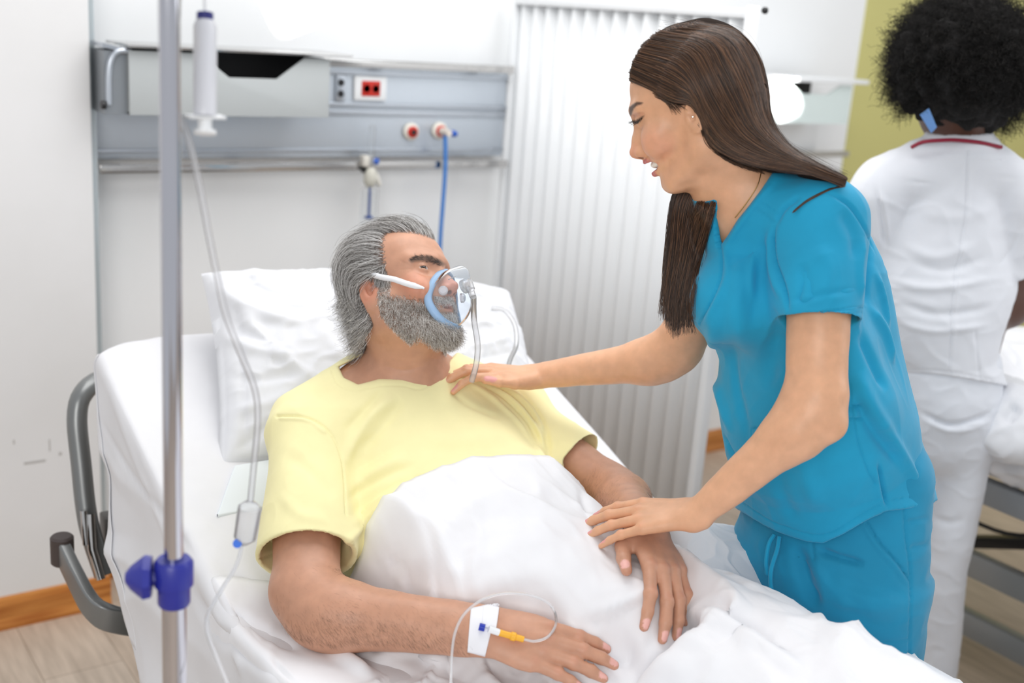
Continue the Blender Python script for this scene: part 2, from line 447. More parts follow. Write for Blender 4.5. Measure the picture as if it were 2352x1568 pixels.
def floor_mat():
    m = mat('laminate_floor', rough=.42); n, l, b = nodes(m); tc = n.new('ShaderNodeTexCoord')
    mp = n.new('ShaderNodeMapping'); mp.inputs['Rotation'].default_value = (0, 0, math.radians(90)); l.new(tc.outputs['Object'], mp.inputs[0])
    br = n.new('ShaderNodeTexBrick'); l.new(mp.outputs[0], br.inputs['Vector']); br.inputs['Scale'].default_value = 1
    br.inputs['Brick Width'].default_value = 1.3; br.inputs['Row Height'].default_value = .19; br.inputs['Mortar Size'].default_value = .0012
    br.inputs['Color1'].default_value = (*sRGB(203, 188, 172), 1); br.inputs['Color2'].default_value = (*sRGB(190, 172, 154), 1); br.inputs['Mortar'].default_value = (*sRGB(150, 132, 115), 1)
    mp2 = n.new('ShaderNodeMapping'); mp2.inputs['Scale'].default_value = (14, 1.5, 1); l.new(tc.outputs['Object'], mp2.inputs[0])
    t = n.new('ShaderNodeTexNoise'); t.inputs['Scale'].default_value = 4; t.inputs['Detail'].default_value = 8; l.new(mp2.outputs[0], t.inputs['Vector'])
    r = n.new('ShaderNodeValToRGB'); l.new(t.outputs['Fac'], r.inputs[0]); r.color_ramp.elements[0].position = .3; r.color_ramp.elements[0].color = (.78, .76, .74, 1)
    r.color_ramp.elements[1].position = .65; r.color_ramp.elements[1].color = (1.05, 1.04, 1.03, 1)
    mx = n.new('ShaderNodeMix'); mx.data_type = 'RGBA'; mx.blend_type = 'MULTIPLY'; mx.inputs[0].default_value = 1
    l.new(br.outputs['Color'], mx.inputs[6]); l.new(r.outputs[0], mx.inputs[7]); l.new(mx.outputs[2], b.inputs['Base Color']); return m
def pine_mat():
    m = mat('pine', rough=.35); vary(m, sRGB(168, 98, 38), sRGB(214, 146, 74), 3, 8, (2, 1, 26), .3, .7); return m
m_floor = floor_mat(); m_pine = pine_mat()

tag(BM().box((-2.5, -2.5, -.1), (6.0, WY + .6, 0)).build('floor', m_floor, smooth=False), kind='structure')
tag(BM().box((.82, WY, 0), (3.79, WY + .15, 2.8)).build('wall_back', m_panelwall, smooth=False), kind='structure')
tag(BM().box((3.79, WY - .004, 0), (6.0, WY + .15, 2.8)).build('wall_back_olive', m_yellow, smooth=False), kind='structure')
tag(BM().box((-2.5, 2.895, 0), (.80, WY + .15, 2.8), .004).build('wall_left', m_wall, smooth=False), kind='structure')
tag(BM().box((.80, 2.93, 0.0), (.822, WY + .15, 2.8), .003).build('trim_1', mat('edge_strip', sRGB(196, 206, 210), .25, .3), smooth=False), kind='structure')
tag(BM().box((6.0, -2.5, 0), (6.1, WY + .15, 2.8)).build('wall_right', m_wall, smooth=False), kind='structure')
def baseboard(name, x0, x1, y):
    pr = [(0, 0), (0.018, 0), (0.018, .012), (.012, .03), (.014, .045), (.014, .07), (.006, .085), (0, .088)]
    tag(BM().prism([(x0, y - q[0], q[1]) for q in pr], (x1 - x0, 0, 0)).build(name, m_pine, smooth=False), kind='structure')
baseboard('baseboard_left', -2.5, .815, 2.895)
baseboard('baseboard_back', .82, 6.0, WY)
# scuff marks on the left wall
sc = BM()
for a, b_, r_ in (((55, 1066), (105, 1056), .0016), ((112, 1010), (116, 1035), .0012), ((30, 1012), (34, 1018), .002), ((135, 1040), (142, 1044), .0012)):
    p, q = pl(*a, 1, 2.8945), pl(*b_, 1, 2.8945); sc.box(np.minimum(p, q) - (0, .0, r_), np.maximum(p, q) + (0, .0004, r_))
tag(sc.build('scuff_marks', mat('scuff', sRGB(188, 186, 184), .7), smooth=False), kind='structure')

# ---- bedside supply rail of the first bed
y0 = WY - .055
hw = empty('wall_supply_panel', (1.45, y0, 1.17), 'long brushed aluminium medical supply panel on the wall behind the yellow shirted patient', 'supply panel')
X0, X1 = .835, 2.085
b = BM()
b.box((X0, y0, 1.195), (X1, WY, 1.455), .006)
b.build('housing', m_alu2, hw)
b = BM(); b.box((X0, y0 - .006, 1.315), (X1, y0, 1.332), .003); b.box((X0, y0 - .009, 1.340), (X1, y0, 1.352), .003); b.box((X0, y0 - .004, 1.212), (X1, y0, 1.222), .002)
b.box((X0, y0 - .005, 1.428), (X1, y0, 1.44), .002); b.build('ridge', m_alu, hw)
for z in (1.462, 1.176):
    b = BM(); b.box((X0, y0 - .035, z - .0115), (X1, y0 - .026, z + .0115), .004); b.build('equipment_rail', m_steel, hw)
    for x in (.88, 1.2, 1.62, 1.95):
        BM().box((x - .018, y0 - .028, z - .008), (x + .018, y0 + .003, z + .008), .002).build('rail_bracket', m_black if z < 1.3 else m_alu, hw)
# socket and outlets
def wp(px, py, y): return pl(px, py, 1, y)
c = wp(849, 203, y0 - .002); so = empty('power_socket', c, 'white framed power socket with red outlet face on the supply panel', 'socket')
BM().box(c - (.052, .008, .034), c + (.052, .002, .034), .004).build('socket_frame', m_white, so)
rf = BM().box(c - (.030, .011, .0215), c + (.030, .007, .0215), .003).build('red_face', m_red, so)
for dx in (-.0145, .0145):
    BM().lathe(c + (dx, -.011, 0), (0, 1, 0), [(0, .011), (.003, .011)]).build('plug_well', mat('dark_red', sRGB(110, 12, 12), .4), so)
c2 = wp(781, 202, y0 - .002)
sp = empty('small_socket_strip', c2, 'pale strip with two round dark jacks beside the red power socket', 'socket')
BM().box(c2 - (.016, .006, .036), c2 + (.016, .002, .036), .003).build('strip_plate', m_alu, sp)
for dz in (-.0155, .0155): BM().lathe(c2 + (0, -.010, dz), (0, 1, 0), [(0, .007), (.002, .0095), (.006, .0095)]).build('jack', m_dark, sp)
def gas(px, py, lab, plugged):
    c = wp(px, py, y0 - .002); g = empty('gas_outlet', c, lab, 'gas outlet', 'round gas outlets on the supply panel')
    BM().lathe(c, (0, -1, 0), [(0, .026), (.006, .026), (.010, .022), (.011, .018)], 28).build('collar', mat('ivory', sRGB(226, 222, 212), .4), g)
    BM().lathe(c + (0, -.010, 0), (0, -1, 0), [(0, .0165), (.006, .0165), (.008, .013)], 24).build('red_ring', m_red, g)
    BM().lathe(c + (0, -.018, 0), (0, -1, 0), [(0, .0085), (.004, .008)], 20).build('port', m_black, g)
    return c
gas(943, 302, 'round gas outlet with red ring and empty black port', 0)
cg = gas(1008, 300, 'round gas outlet with red ring and a hose plug in it', 1)
ho = empty('gas_hose', cg + (0, -.02, 0), 'blue hose plugged into the supply panel outlet and hanging to the bed', 'hose')
BM().lathe(cg + (0, -.015, 0), (0, -1, 0), [(0, .012), (.012, .012), (.03, .010), (.045, .010)], 18).build('plug', mat('pale_plug', sRGB(225, 215, 205), .4), ho)
BM().lathe(cg + (.012, -.045, -.001), (1, -.2, -.2), [(-.012, .009), (.012, .010), (.022, .007)], 16).build('blue_nozzle', m_blue, ho)
yh = y0 - .05
BM().tube(catmull([wp(1022, 312, yh), wp(1023, 345, yh), wp(1022, 400, yh), wp(1017, 470, yh), wp(1012, 540, yh), wp(1008, 640, yh), wp(1010, 760, yh)], 40), .0065, 10).build('hose', mat('blue_hose', sRGB(64, 128, 205), .35), ho)
# flow meter
c = wp(852, 368, y0 - .05); fm = empty('oxygen_flow_meter', c, 'clear oxygen flow meter with blue knob clamped on the lower equipment rail', 'flow meter')
m_clear = mat('clear_plastic', (.95, .98, 1), .08, Transmission_Weight=.9, IOR=1.3, Alpha=.55)
BM().lathe(c + (0, 0, .01), (0, 0, 1), [(0, .012), (.01, .012), (.012, .0095), (.085, .0095), (.09, .006)], 18).build('flow_tube', m_clear, fm)
BM().box(c - (.027, .008, .018), c + (-.006, .02, .014), .004).build('clamp', mat('ivory2', sRGB(220, 216, 208), .4), fm)
BM().box(c - (.024, .004, .036), c + (-.010, .02, -.022), .003).build('clamp_screw', m_black, fm)
BM().lathe(c - (0, 0, .02), (0, 0, 1), [(0, .010), (.018, .012), (.03, .011), (.034, .006)], 18).build('valve_body', m_steel, fm)
BM().lathe(c + (.006, -.004, -.002), (1, -.5, 0), [(0, .009), (.012, .010), (.016, .007)], 14).build('blue_knob', m_blue, fm)
BM().lathe(c - (0, 0, .075), (0, 0, 1), [(0, .012), (.012, .020), (.045, .018), (.055, .010)], 18).build('humidifier_cap', mat('ivory3', sRGB(205, 203, 192), .45), fm)
BM().lathe(c + (.014, -.004, -.040), (.45, -.1, -1), [(0, .009), (.03, .008), (.036, .006)], 14).build('outlet_port', mat('ivory4', sRGB(222, 220, 212), .4), fm)
BM().lathe(c - (0, 0, .185), (0, 0, 1), [(0, .024), (.004, .026), (.10, .026), (.110, .016)], 22).build('water_cup', m_clear, fm)
BM().tube([c - (0, 0, .075), c - (0, 0, .16)], .0035, 8).build('dip_tube', m_blue, fm)
BM().lathe(c - (0, 0, .168), (0, 0, 1), [(0, .010), (.004, .012), (.008, .010)], 14).build('diffuser', m_blue, fm)

# ---- grey tray box and its bracket
def tray(name, xl, xr, zt, zb, lab, depth, lid=(None), notch=(.33, .86), dz=.055):
    yb = y0 - .036; yf = yb - depth; t = empty(name, ((xl + xr) / 2, yb, zb), lab, 'tray box')
    w = xr - xl; n0, n1 = xl + w * notch[0], xl + w * notch[1]; s = .075
    ft = [(xl, yf, zb), (xr, yf, zb), (xr, yf, zt), (n1, yf, zt), (n1 - s, yf, zt - dz), (n0 + s, yf, zt - dz), (n0, yf, zt), (xl, yf, zt)]
    BM().prism(ft, (0, .006, 0), .001).build('front_panel', m_grey, t)
    b = BM(); b.box((xl, yf + .006, zb), (xl + .006, yb, zt)); b.box((xr - .006, yf + .006, zb), (xr, yb, zt)); b.box((xl, yf + .006, zb), (xr, yb, zb + .006)); b.build('side_panel', m_grey, t)
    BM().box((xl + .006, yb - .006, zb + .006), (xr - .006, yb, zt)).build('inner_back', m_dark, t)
    BM().box((xl - .004, yf - .02, zt + .008), (xr + .055, yb + .02, zt + .014), .001).build('lid', m_steel, t)
    return t
_d = .15; _yf = y0 - .036 - _d
pL, pR = pl(298, 250, 1, _yf), pl(755, 270, 1, _yf); pT = pl(755, 136, 1, _yf)
tray('grey_tray_box', pL[0], pR[0], pT[2], pR[2], 'grey open tray box with a trapezoid cutout hung on the supply panel', _d)
hb = empty('tray_bracket_handle', pl(245, 180, 1, _yf), 'curved grey metal handle bracket at the left end of the grey tray box', 'bracket')
yq = _yf + .01
BM().tube(catmull([pl(300, 118, 1, yq), pl(272, 118, 1, yq), pl(256, 135, 1, yq), pl(250, 170, 1, yq), pl(250, 240, 1, yq)], 24), .0075, 12).build('handle_tube', m_alu, hb)
BM().prism([pl(236, 98, 1, yq), pl(305, 116, 1, yq), pl(305, 124, 1, yq), pl(236, 108, 1, yq)], (0, .10, 0)).build('bracket_plate', m_alu, hb, smooth=False)
BM().lathe(pl(238, 241, 1, yq), (1, 0, 0), [(-.006, .010), (.004, .010)], 14).build('bracket_knob', m_black, hb)
BM().box(pl(262, 262, 1, yq) - (.02, -.005, 0), pl(300, 118, 1, yq) + (.0, .13, 0)).build('bracket_arm', mat('bracket_grey', sRGB(150, 155, 160), .4, .6), hb)  # arm in a darker grey metal than the handle tube

# ---- supply panel of the second bed
hw2 = empty('wall_supply_panel', (3.1, y0, 1.17), 'pale wall supply panel right of the folding screen behind the brunette nurse', 'supply panel')
BM().box((2.62, y0, 1.195), (3.55, WY, 1.40), .006).build('housing', m_white, hw2)
BM().box((2.62, y0 - .03, 1.185), (3.72, y0 - .02, 1.208), .004).build('equipment_rail', m_steel, hw2)
p1, p2 = pl(1770, 290, 1, _yf), pl(1945, 285, 1, _yf); pt = pl(1945, 196, 1, _yf)
yb = y0 - .002
tb = empty('pale_tray_box', (3.0, yb, 1.27), 'pale tray box with glowing white lid on the wall panel right of the screen', 'tray box')
xl, xr, zb, zt = 2.64, p2[0], p2[2], pt[2]
BM().prism([(xl, _yf, zb), (xr, _yf, zb), (xr, _yf, zt), (xr - .06, _yf, zt), (xr - .13, _yf, zt - .035), (xr - .26, _yf, zt - .035), (xr - .33, _yf, zt), (xl, _yf, zt)], (0, .006, 0)).build('front_panel', mat('pale_green_grey', sRGB(214, 226, 224), .35), tb)
BM().box((xl, _yf + .006, zb), (xr, yb, zb + .006)).build('bottom_panel', m_white, tb)
BM().box((xl, yb - .01, zb + .006), (xr - .02, yb - .002, zt)).build('inner_back', m_dark, tb)
BM().box((xl - .05, _yf - .02, zt + .006), (pl(1988, 182, 1, _yf)[0], yb, zt + .022), .003).build('lid', m_white, tb)

# ---- folding screen
XS = 2.10
m_screen = mat('screen_vinyl', sRGB(236, 238, 240), .22); m_screen.node_tree.nodes['Principled BSDF'].inputs['Specular IOR Level'].default_value = .6
fs = empty('folding_screen', (XS, 2.5, 0), 'white pleated folding privacy screen between the bed and the wall', 'privacy screen')
ya, yb_, zb, zt = 2.03, 2.985, .12, 1.655
n = 15; V = []; F = []
for i in range(n * 8 + 1):
    t = i / 8; ph = t % 1; y = yb_ + (ya + .02 - yb_) * i / (n * 8)
    x = XS + .008 * math.cos(2 * math.pi * ph)
    V += [(x, y, zb), (x, y, zt)]
for i in range(n * 8): F.append((2 * i, 2 * i + 2, 2 * i + 3, 2 * i + 1))
me = mesh_np('pleats', np.array(V), np.array(F)); pleat = link('pleats', me, m_screen, fs); sm = pleat.modifiers.new('s', 'SOLIDIFY'); sm.thickness = .002
BM().box((XS - .014, ya, zt), (XS + .014, yb_, zt + .022), .003).build('top_rail', m_white, fs)
BM().box((XS - .014, ya, zb - .02), (XS + .014, yb_, zb), .003).build('bottom_rail', m_white, fs)
BM().box((XS - .016, ya - .026, .06), (XS + .016, ya, zt + .03), .006).build('end_post', m_white, fs)
BM().box((XS - .016, yb_, .06), (XS + .016, yb_ + .02, zt + .03), .004).build('wall_post', m_white, fs)
pk = pl(1755, 24, 0, XS - .018); BM().lathe(pk + (.006, 0, 0), (-1, 0, 0), [(0, .008), (.006, .008), (.010, .005)], 14).build('knob', m_black, fs)
for y in (ya - .013, yb_ + .008):
    BM().box((XS - .12, y - .015, .045), (XS + .12, y + .015, .065), .005).build('foot', m_white, fs)
    for x in (XS - .10, XS + .10): BM().lathe((x - .01, y, .0225), (1, 0, 0), [(0, .0215), (.02, .0215)], 18).build('caster', m_black, fs)
# ================================================================ FIGURE HELPERS
SK_M = sRGB(197, 147, 120); SK_F = sRGB(221, 169, 133); SK_D = sRGB(84, 52, 38)
m_skin_m = skin('skin_patient'); m_skin_f = skin('skin_nurse', .14, .42); m_skin_d = skin('skin_dark', .05, .4)
class Frame:
    """local frame in centimetres: x forward, y left, z up"""
    def __init__(s, c, f, u, scale=1.0):
        s.c = np.asarray(c, float); s.f = nrm(f); s.l = nrm(np.cross(u, s.f)); s.u = np.cross(s.f, s.l); s.s = scale * .01
        s.M = np.stack([s.f, s.l, s.u], 1)
    def __call__(s, x, y, z): return s.c + s.s * (x * s.f + y * s.l + z * s.u)
    def rc(s, a, b, ra, rb=None, k=.6, op='u'): return rc(s(*a), s(*b), ra * s.s, (ra if rb is None else rb) * s.s, k * s.s, op)
    def ell(s, c, r, k=.6, op='u', ax=None):
        M = s.M if ax is None else s.M @ np.stack([nrm(ax[0]), nrm(np.cross(ax[1], ax[0])), nrm(np.cross(ax[0], np.cross(ax[1], ax[0])))], 1)
        return ell(s(*c), np.asarray(r) * s.s, M, k * s.s, op)
def head_prims(T, male=True, smile=True, jaw=1.0, ears=(1, -1)):
    q = [T.ell((.1, 0, 4.9), (9.1, 7.3, 7.9), k=1) if male else T.ell((-.45, 0, 4.6), (8.75, 7.2, 7.2), k=1),
         T.ell((3.9, 0, 5.0), (5.2, 6.0, 5.2) if male else (4.3, 5.8, 4.5), k=2),
         T.ell((6.6, 0, -1.6), (2.7, 3.3, 3.6), k=2.0), T.ell((7.3, 0, -4.6), (2.3, 3.0, 1.9), k=1.6),
         loft([(T(3.0, 0, 3.0), T.l, 6.2 * T.s, 6.1 * T.s), (T(3.1, 0, 0), T.l, 6.2 * T.s, 6.2 * T.s), (T(3.3, 0, -3), T.l, 5.8 * T.s, 6.0 * T.s),
               (T(4.0, 0, -5.5), T.l, 5.0 * jaw * T.s, 5.0 * T.s), (T(5.0, 0, -7.6), T.l, 3.4 * jaw * T.s, 3.7 * T.s)], 14, 1.6 * T.s, capr=.018)]
    for s_ in (1, -1):
        q += [T.rc((.8, 5.0 * jaw * s_, -5.0), (6.6, 1.9 * s_, -8.3), 1.25 * jaw, 1.35, k=2.2),
              T.rc((.4, 5.4 * s_, -1.5), (.9, 5.0 * jaw * s_, -5.2), 1.2, 1.3, k=2.0),
              T.ell((6.0, 4.2 * s_, -.9), (2.2, 2.0, 1.9), k=2.2),
              T.rc((8.7, 1.0 * s_, 3.55), (7.0, 4.6 * s_, 3.7), 1.0 if male else .75, .8 if male else .6, k=1.6)]
        if smile: q += [T.ell((6.8, 3.6 * s_, -2.2), (1.9, 1.8, 1.6), k=2.0)]
    q += [T.ell((7.6, 0, -8.4), (1.5, 1.9, 1.3), k=1.6)]
    # eye sockets, lids
    for s_ in (1, -1): q.append(T.ell((9.9, 3.3 * s_, 1.8), (1.5, 1.7, .95), k=1.5, op='s'))
    # nose
    q += [T.rc((8.6, 0, 2.4), (10.1, 0, -.4), .62, .75, k=1.5), T.rc((9.9, 0, -.4), (11.2, 0, -1.9), .75, .80, k=.9), T.rc((9.2, 0, -.6), (9.8, 0, -2.2), 1.0, 1.15, k=1.2),
          T.rc((11.2, 0, -2.1), (9.6, 0, -3.0), .6, .5, k=.6)]
    for s_ in (1, -1):
        q += [T.ell((10.0, 1.15 * s_, -2.25), (1.0, .62, .72), k=.6), T.ell((10.5, .62 * s_, -3.0), (.5, .26, .35), k=.25, op='s')]
    # ears
    for s_ in ears:
        es = 1.0 if male else .82; e = Frame(T(-.3 if male else .15, (7.0 if male else 6.8) * s_, -.2 if male else -.5), T.f * .92 + T.l * s_ * -.38 + T.u * .12, T.u * 1.0 - T.f * .16, T.s * 100 * es)
        q += [e.ell((-.6, 0, .5), (1.55, .42, 2.75), k=.5), e.ell((-.1, .30 * s_, .35), (.85, .55, 1.45), k=.35, op='s'),
              e.ell((-.45, 0, -2.1), (.85, .45, .85), k=.5), e.rc((.75, .1 * s_, 0), (.75, 0, -.9), .35, .35, k=.3),
              e.rc((-1.1, .38 * s_, -.6), (-1.3, .38 * s_, 1.6), .18, .18, k=.3), e.rc((-1.3, .38 * s_, 1.6), (-.2, .38 * s_, 2.7), .18, .2, k=.3), e.rc((-.2, .38 * s_, 2.7), (.6, .3 * s_, 1.6), .2, .18, k=.3)]
    return q
def lids(T, s_, openness=.5, low=.34):
    """upper and lower lid over the eyeball at (7.6, 3.15)"""
    a = (7.45, 3.1 * s_, 1.85); r = 1.34
    up = _mk(None, T(*a), 2 * T.s, .25 * T.s, 'u'); c = T(*a)
    def fn(P):
        d = np.linalg.norm(P - c, axis=1) - r * T.s
        z = (P - c) @ T.u; x = (P - c) @ T.f
        # almond opening: remove the wedge between upper and lower lid line
        y = (P - c) @ T.l; w = np.clip(1 - (y / (1.35 * T.s))**2, 0, 1)
        hi = openness * T.s * w; lo = -low * T.s * w
        gap = np.maximum(z - hi, lo - z)      # <0 in the opening
        return np.maximum(d, -gap)
    up.fn = fn; return up
def eyeball(T, s_, name, parent, look=(1, 0, 0), iris=(.12, .07, .04)):
    c = T(7.45, 3.1 * s_, 1.85); bmh = bmesh.new(); bmesh.ops.create_uvsphere(bmh, u_segments=40, v_segments=28, radius=1.22 * T.s)
    me = bpy.data.meshes.new(name); bmh.to_mesh(me); bmh.free(); V = np.array([v.co[:] for v in me.vertices])
    g = nrm(look[0] * T.f + look[1] * T.l + look[2] * T.u); dt = V @ g / (1.22 * T.s)
    col = np.tile([.62, .57, .55], (len(V), 1)); col[dt > .88] = iris; col[dt > .965] = (.01, .01, .01)
    setcol(me, col); me.transform(Matrix.Translation(Vector(c)))
    return link(name, me, m_eye, parent)
m_eye = mat('eye', rough=.06); vcol(m_eye, .01)
def hand_prims(W, fdir, dorsal, thumb_side, size=1.0, thick=1.0, curl=None, spread=(3, 1, -1.5, -4), thumb=None, lens=None, nails=0, rootblend=1.2):
    """W wrist, fdir towards the fingers, dorsal = back of the hand, thumb_side = +1 if thumb lies on the left of fdir seen from the dorsal side.
       returns prims and a dict of joint positions"""
    H = Frame(W, fdir, dorsal, size); ts = thumb_side; t = thick
    Y = [2.75, .9, -1.0, -2.75]; X = [8.7, 9.1, 8.6, 7.8]; Z = [0, .25, .15, -.15]
    Ls = lens or [(4.4, 2.5, 2.1), (4.9, 2.9, 2.2), (4.5, 2.7, 2.2), (3.5, 2.0, 1.9)]
    Rr = [(1.0, .88, .80, .62), (1.0, .9, .82, .64), (.96, .84, .76, .6), (.84, .74, .67, .53)]
    curl = curl or [(10, 15, 10)] * 4
    q = []; J = {'nail': [], 'knuckle': [], 'pip': [], 'frame': H, 'tip': []}
    q.append(loft([(H(-1.2, 0, 0), H.l, 2.75 * t * H.s, 1.8 * t * H.s), (H(1.5, .0, -.1), H.l, 3.0 * t * H.s, 1.7 * t * H.s), (H(4.5, .1 * ts, -.25), H.l, 3.7 * t * H.s, 1.5 * t * H.s), (H(7.6, 0, -.3), H.l, 3.8 * t * H.s, 1.15 * t * H.s)], 12, rootblend * H.s, capr=.009))
    for i in range(4):
        p = np.array([X[i], Y[i] * ts, Z[i] - .35]); q.append(H.rc((2.2, Y[i] * .5 * ts, -.2), tuple(p), 1.2 * t, (Rr[i][0] + .08) * t, k=.7))
        yaw = math.radians(spread[i]) * ts; a = 0; b = p.copy(); J['knuckle'].append(H(*(b + [0, 0, .8])))
        for j in range(3):
            a += math.radians(curl[i][j]); d = np.array([math.cos(a) * math.cos(yaw), math.cos(a) * math.sin(yaw), -math.sin(a)])
            e = b + d * Ls[i][j]; q.append(H.rc(tuple(b), tuple(e), Rr[i][j] * t, Rr[i][j + 1] * t * (1.0 if j < 2 else 1.0), k=.32 if j else .45))
            if j == 1: q.append(H.ell(tuple(b), (.95 * t * Rr[i][1] / .88,) * 3, k=.3)); J['pip'].append(H(*(b + [0, 0, .8])))
            if j == 2:
                up = np.array([math.sin(a) * math.cos(yaw), math.sin(a) * math.sin(yaw), math.cos(a)])
                J['nail'].append((H(*(b + d * (Ls[i][2] * .78) + up * .42 * t)), H.M @ d, H.M @ up, Rr[i][2] * t * H.s)); J['tip'].append(H(*e))
            b = e
    th = thumb or [(2.0, 2.4, -.8), (5.2, 4.6, -1.2), (8.0, 5.6, -1.4), (10.2, 6.0, -1.6)]
    th = [np.array([a[0], a[1] * ts, a[2]]) for a in th]
    q += [H.rc(tuple(th[0]), tuple(th[1]), 1.55 * t, 1.2 * t, k=1.6), H.rc(tuple(th[1]), tuple(th[2]), 1.12 * t, 1.0 * t, k=.5), H.rc(tuple(th[2]), tuple(th[3]), 1.0 * t, .78 * t, k=.4)]
    d = nrm(th[3] - th[2]); sd = nrm(np.cross(d, (0, 0, 1))) * -ts; up = nrm(np.cross(np.cross(d, (0, 0, 1)), d)) ; up = nrm(up * .75 + np.array([0, ts, 0]) * .55); up = nrm(up - d * (up @ d))
    J['nail'].append((H(*(th[2] + d * 1.75 + up * .5 * t)), H.M @ d, H.M @ up, .92 * t * H.s)); J['tip'].append(H(*th[3]))
    if nails:
        for c_, d_, u_, r_ in J['nail']:
            M = np.stack([d_, np.cross(u_, d_), u_], 1); q.append(ell(c_ + d_ * .25 * nails * H.s + u_ * .1 * H.s, (1.0 * H.s * (1 + .25 * nails), r_ * .72, .16 * H.s), M, .05 * H.s))
    return q, J
def paint_nails(S, J, col, long=0):
    for c_, d_, u_, r_ in J['nail']:
        m = np.where(np.linalg.norm(S.V - c_, axis=1) < .016)[0]
        if not len(m): continue
        q = S.V[m] - c_; a = q @ d_; w = q @ np.cross(u_, d_); h_ = q @ u_
        g = np.clip(1.6 - np.sqrt(((a - .0012 * long) / (.0072 + .0035 * long))**2 + (w / (r_ * .74))**2) * 1.3, 0, 1) * (h_ > .0006) * ((S.N[m] @ u_) > .25)
        g = np.clip(g * 3, 0, 1); S.col[m] = S.col[m] * (1 - g[:, None]) + np.array(col) * g[:, None]
        if not long:   # groove round the nail
            rr = np.sqrt((a / .0075)**2 + (w / (r_ * .78))**2); S.V[m] -= S.N[m] * (.0004 * np.exp(-((rr - 1) / .18)**2) * (h_ > 0))[:, None]
def redden(S, J, col, a=.35):
    for p in J['knuckle'] + J['pip']: S.paintball(p, .010, col, a, 1.0)
    for p in J['tip']: S.paintball(p, .014, col, a, 1.0)
# ================================================================ THE BED
m_sheet = cloth('white_sheet', sRGB(224, 224, 227), .8, .01); m_mattress = cloth('mattress_cover', sRGB(225, 228, 232), .7)
m_blanket = cloth('white_blanket', sRGB(236, 236, 239), .85, .01)
m_pillow = cloth('white_pillowcase', sRGB(224, 225, 229), .85, .01)
m_frame = mat('grey_frame', sRGB(132, 134, 134), .32, .5); m_rubber = mat('brown_rubber', sRGB(72, 62, 60), .5)
BX0, BX1 = .60, 1.485
PATH = catmull([(.12, .70), (.8, .70), (1.30, .70), (1.50, .712), (1.75, .80), (2.20, .965)], 120)
_Lp = np.r_[0, np.cumsum(np.linalg.norm(np.diff(PATH, axis=0), axis=1))]
def mtop(y): return np.interp(y, PATH[:, 0], PATH[:, 1])
bed = empty('hospital_bed', (1.04, 1.2, 0), 'raised hospital bed with white sheet carrying the man in the yellow shirt', 'bed')
# mattress: swept rounded section
nu, nv = 90, 44; V = []; F = []
for i in range(nu):
    s = i / (nu - 1) * _Lp[-1]; y = np.interp(s, _Lp, PATH[:, 0]); z = np.interp(s, _Lp, PATH[:, 1]); y2 = np.interp(min(s + .02, _Lp[-1]), _Lp, PATH[:, 0]); y1 = np.interp(max(s - .02, 0), _Lp, PATH[:, 0])
    z2 = np.interp(min(s + .02, _Lp[-1]), _Lp, PATH[:, 1]); z1 = np.interp(max(s - .02, 0), _Lp, PATH[:, 1]); t = nrm((y2 - y1, z2 - z1)); nn = np.array([-t[1], t[0]])
    e = min(s, _Lp[-1] - s); sh = 1 - .5 * math.exp(-e / .012) if e < .06 else 1
    for j in range(nv):
        a = 2 * math.pi * j / nv; ca, sa = math.cos(a), math.sin(a)
        u = np.sign(ca) * abs(ca)**.16 * ((BX1 - BX0) / 2 - .012) * (1 - .03 * (1 - sh)); w = np.sign(sa) * abs(sa)**.35 * .07 * sh
        V.append(((BX0 + BX1) / 2 + u, y + nn[0] * (w - .072), z + nn[1] * (w - .072)))
for i in range(nu - 1):
    for j in range(nv): F.append((i * nv + j, i * nv + (j + 1) % nv, (i + 1) * nv + (j + 1) % nv, (i + 1) * nv + j))
me = mesh_np('mattress', np.array(V), np.array(F)); bmh = bmesh.new(); bmh.from_mesh(me); bmesh.ops.holes_fill(bmh, edges=bmh.edges[:], sides=0); bmesh.ops.recalc_face_normals(bmh, faces=bmh.faces); bmh.to_mesh(me); bmh.free()
link('mattress', me, m_mattress, bed)
# deck and frame
b = BM()
for x in (BX0 + .06, BX1 - .09): b.box((x, .12, .50), (x + .03, 2.12, .55), .004)
for y in (.2, .9, 1.6, 2.08): b.box((BX0 + .06, y, .50), (BX1 - .06, y + .03, .54), .004)
b.build('frame', m_frame, bed)
b = BM(); b.prism([(BX0 + .03, .12, .555), (BX0 + .03, 1.45, .555), (BX0 + .03, 2.17, .80), (BX0 + .03, 2.17, .785), (BX0 + .03, 1.45, .54), (BX0 + .03, .12, .54)], (BX1 - BX0 - .06, 0, 0)); b.build('deck', m_frame, bed)
for x in (BX0 + .10, BX1 - .13):
    for y in (.35, 1.85):
        leg = BM().box((x, y, .10), (x + .04, y + .04, .505), .004).build('leg', m_frame, bed)
        BM().lathe((x + .005, y + .02, .05), (1, 0, 0), [(0, .048), (.003, .05), (.027, .05), (.03, .048)], 24).build('caster', m_rubber, leg)
